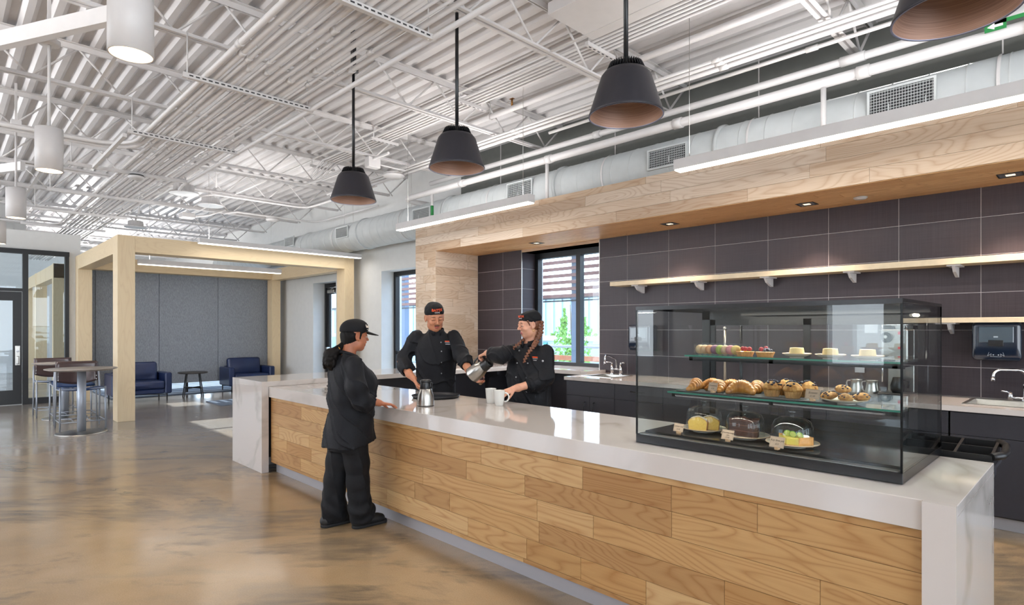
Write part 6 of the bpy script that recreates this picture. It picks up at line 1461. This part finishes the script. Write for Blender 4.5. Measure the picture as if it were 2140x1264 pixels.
S.chain(aL,[.052,.044,.030,.026],.02)
tipsL=hand(S,aL[3],(-.35,-.90,-.35),(-.5,.0,-.85),1,(.35,.4,.45,.5),(.8,.3,.4),.93,.1)
for s in (-1,1):
    h=bp(s*.085,0,.84); kn=bp(s*.09,.02,.46); an=bp(s*.10,-.01,.09); S.chain([h,kn,an],[.090,.060,.042],.03); S.cap(an,an+Rb@V(0,.10,-.045),.036,.032,.02)
body=S.build('body',[sk,lp],P,True,lipf(Hd)); finish_head(P,Hd,sk,(0,-.5),.75)
MB().ball(tuple(tipsR[4][0]+tipsR[4][1]*.004),.0085,10,6,.8,.8,1).obj('thumbnail',M['nail'],P)
for i in range(2): MB().ball(tuple(tipsL[i][0]+tipsL[i][1]*.003),.0065,8,5).obj('fingernail',M['nail'],P)
for s in (-1,1): MB().tube([tuple(Hd.p(s*.084,.004+.010*math.sin(a),-.047+.010*math.cos(a))) for a in [2*PI*k/14 for k in range(14)]],.0016,6,closed=True).obj('hoop_earring',M['gold'],P)
c1=skullcap(P,Hd); curved_text(c1,Hd,'BATTX',.024,.083,.084,M['orange'],'lettering',0.25,-.012,.0985,.14); curved_text(c1,Hd,'catering',.011,.084,.069,M['greyp'],'small_lettering',0.25,-.012,.1005,.10)
S=SDF(.0035); f=Fr(S,Hd.o,Hd.R,Hd.k); f.ell((0,-.024,.012),(.0775,.086,.078),k=.001); S.plane(f.p(0,.034,0),Hd.R@V(0,1,-.25),.004); S.plane(f.p(0,0,-.055),Hd.R@V(0,.3,-1),.004)
for s in (-1,1): f.ell((s*.085,.0,.0),(.018,.022,.034),k=.004,op='sub'); f.cap((s*.070,.040,.040),(s*.073,.026,.0),.008,.004,k=.01)
S.p.append((lambda P_:.001*np.sin(P_[...,2]*500+90*P_[...,0]),None,None,0,'disp')); S.build('hair',M['hairb'],P)
def braid(P,pts,r0=.019,r1=.010):
    pts=[V(*p) for p in pts]; L=[0]
    for a,b in zip(pts,pts[1:]): L.append(L[-1]+np.linalg.norm(b-a))
    n=int(L[-1]/.0135); S=SDF(.0032)
    A=np.array(pts)
    for i in range(n+1):
        t=L[-1]*i/n; p=np.array([np.interp(t,L,A[:,k]) for k in range(3)]); q=np.array([np.interp(min(t+.01,L[-1]),L,A[:,k]) for k in range(3)]); d=q-p
        if np.linalg.norm(d)<1e-6: d=A[-1]-A[-2]
        d/=np.linalg.norm(d); sd=np.cross(d,V(.68,-.73,0)); sd/=np.linalg.norm(sd); r=r0+(r1-r0)*i/n; s=1 if i%2 else -1
        a=p+sd*s*r*.85-d*r*.5; b=p-sd*s*r*.25+d*r*.75; S.cap(a,b,r*.80,r*.62,.0012)
    S.build('braid',M['hairb'],P)
b0=Hd.p(-.050,-.085,-.045)
braid(P,[tuple(Hd.p(-.062,-.080,.0)),tuple(Hd.p(-.062,-.072,-.07)),(-3.462,3.700,1.425),(-3.432,3.628,1.385),(-3.450,3.585,1.330),(-3.478,3.560,1.255)])
braid(P,[tuple(Hd.p(.055,-.075,-.04)),(-3.575,3.640,1.425),(-3.590,3.575,1.385),(-3.640,3.545,1.330),(-3.665,3.535,1.285)],.015,.008)
jacket(P,Rb,Bc,[(.76,0,0,.195,.165),(.88,0,0,.185,.155),(1.00,0,.005,.180,.150),(1.16,0,.015,.185,.155),(1.27,0,.005,.182,.130),(1.34,0,0,.150,.105),(1.385,0,0,.092,.078),(1.405,0,0,.070,.066)],
  [([aR[0],(-3.620,3.435,1.305),(-3.68,3.430,1.312)],[.062,.066,.062]),([(-3.68,3.430,1.312),(-3.725,3.432,1.315)],[.062,.060]),([aL[0],(-3.368,3.730,1.13),(-3.400,3.62,1.075)],[.064,.068,.062]),([(-3.400,3.62,1.075),(-3.418,3.575,1.062)],[.062,.060])],(.008,22,8,2.2),.77)
cuff(P,(-3.728,3.432,1.316),(-1,0,.03),.060,.020); cuff(P,(-3.420,3.570,1.060),(-.3,-.92,-.25),.060,.022)
collar(P,bp(0,.008,0),Rb,.072,1.415)
for x,z,ry in ((-.045,1.345,.108),(.045,1.345,.108),(.05,1.24,.145),(-.05,1.24,.145),(.05,1.12,.165),(-.05,1.12,.165),(.045,1.0,.155),(-.045,1.0,.155)):
    p,_=on_chest(P,Rb,Bc,x,z,ry,.19,.004); MB().ball(tuple(p),.0072,10,6).obj('button',M['button'],P)
p,a=on_chest(P,Rb,Bc,-.110,1.275,.148,.19,.006); chest_patch(P,None,p,basis(YW+a),0,[(.018,.012,.072,M['orange'],'orange_logo'),(.006,.005,.072,M['greyp'],'logo_underline'),(-.008,.006,.045,M['greyp'],'name_line')])
p,a=on_chest(P,Rb,Bc,-.165,1.26,.150,.19,.010); MB().ball(tuple(p),.009,12,8).obj('badge',M['greyp'],P)
S=SDF(.007); S.loft([(.50,0,0,.14,.12),(.80,0,0,.158,.132)],.02,frame=Mb)
for s in (-1,1): S.chain([bp(s*.085,0,.70),bp(s*.09,.02,.44),bp(s*.10,0,.12)],[.110,.088,.080],.03); S.cap(bp(s*.10,0,.12),bp(s*.10,.02,.08),.08,.08,.01)
S.plane((0,0,.04),(0,0,-1),.004); S.build('trousers',M['blackc'],P)
for s in (-1,1): a=bp(s*.10,-.06,0); b=bp(s*.11,.20,0); shoe(P,a,b)
# the jug she tips, and the glass the man holds under it
tj=dup(th,(0,0,0),0,'steel thermal coffee jug tipped over in the braided woman\'s hand'); tj['category']='coffee jug'
# local axis up -> along from base to lid (towards +r and up), handle upwards
base=V(-4.000,3.425,1.118); lid=V(-3.800,3.475,1.250); ax=lid-base; ax/=np.linalg.norm(ax); hx=V(0,0,1)-ax*ax[2]; hx/=np.linalg.norm(hx); hy=np.cross(ax,hx)
Mx=Matrix(np.column_stack((hx,hy,ax)).tolist()).to_4x4(); Mx.translation=Vector(base); tj.matrix_world=Mx@Matrix.Scale(1.0,4); tj.rotation_euler=Mx.to_euler(); tj.location=Vector(base); tj.scale=(1.0,)*3
gc=thing('drinking_glass','clear pink tinged plastic cup held by the man beneath the tipped jug','cup',(-4.085,3.600,1.030))
MB().lathe([(.026,0),(.034,.085),(.0325,.085),(.0245,.003),(.001,.003)],n=32).obj('cup_wall',glass('cup_glass',(.97,.90,.92)),gc,False)
gc.rotation_euler=(.35,.75,0)
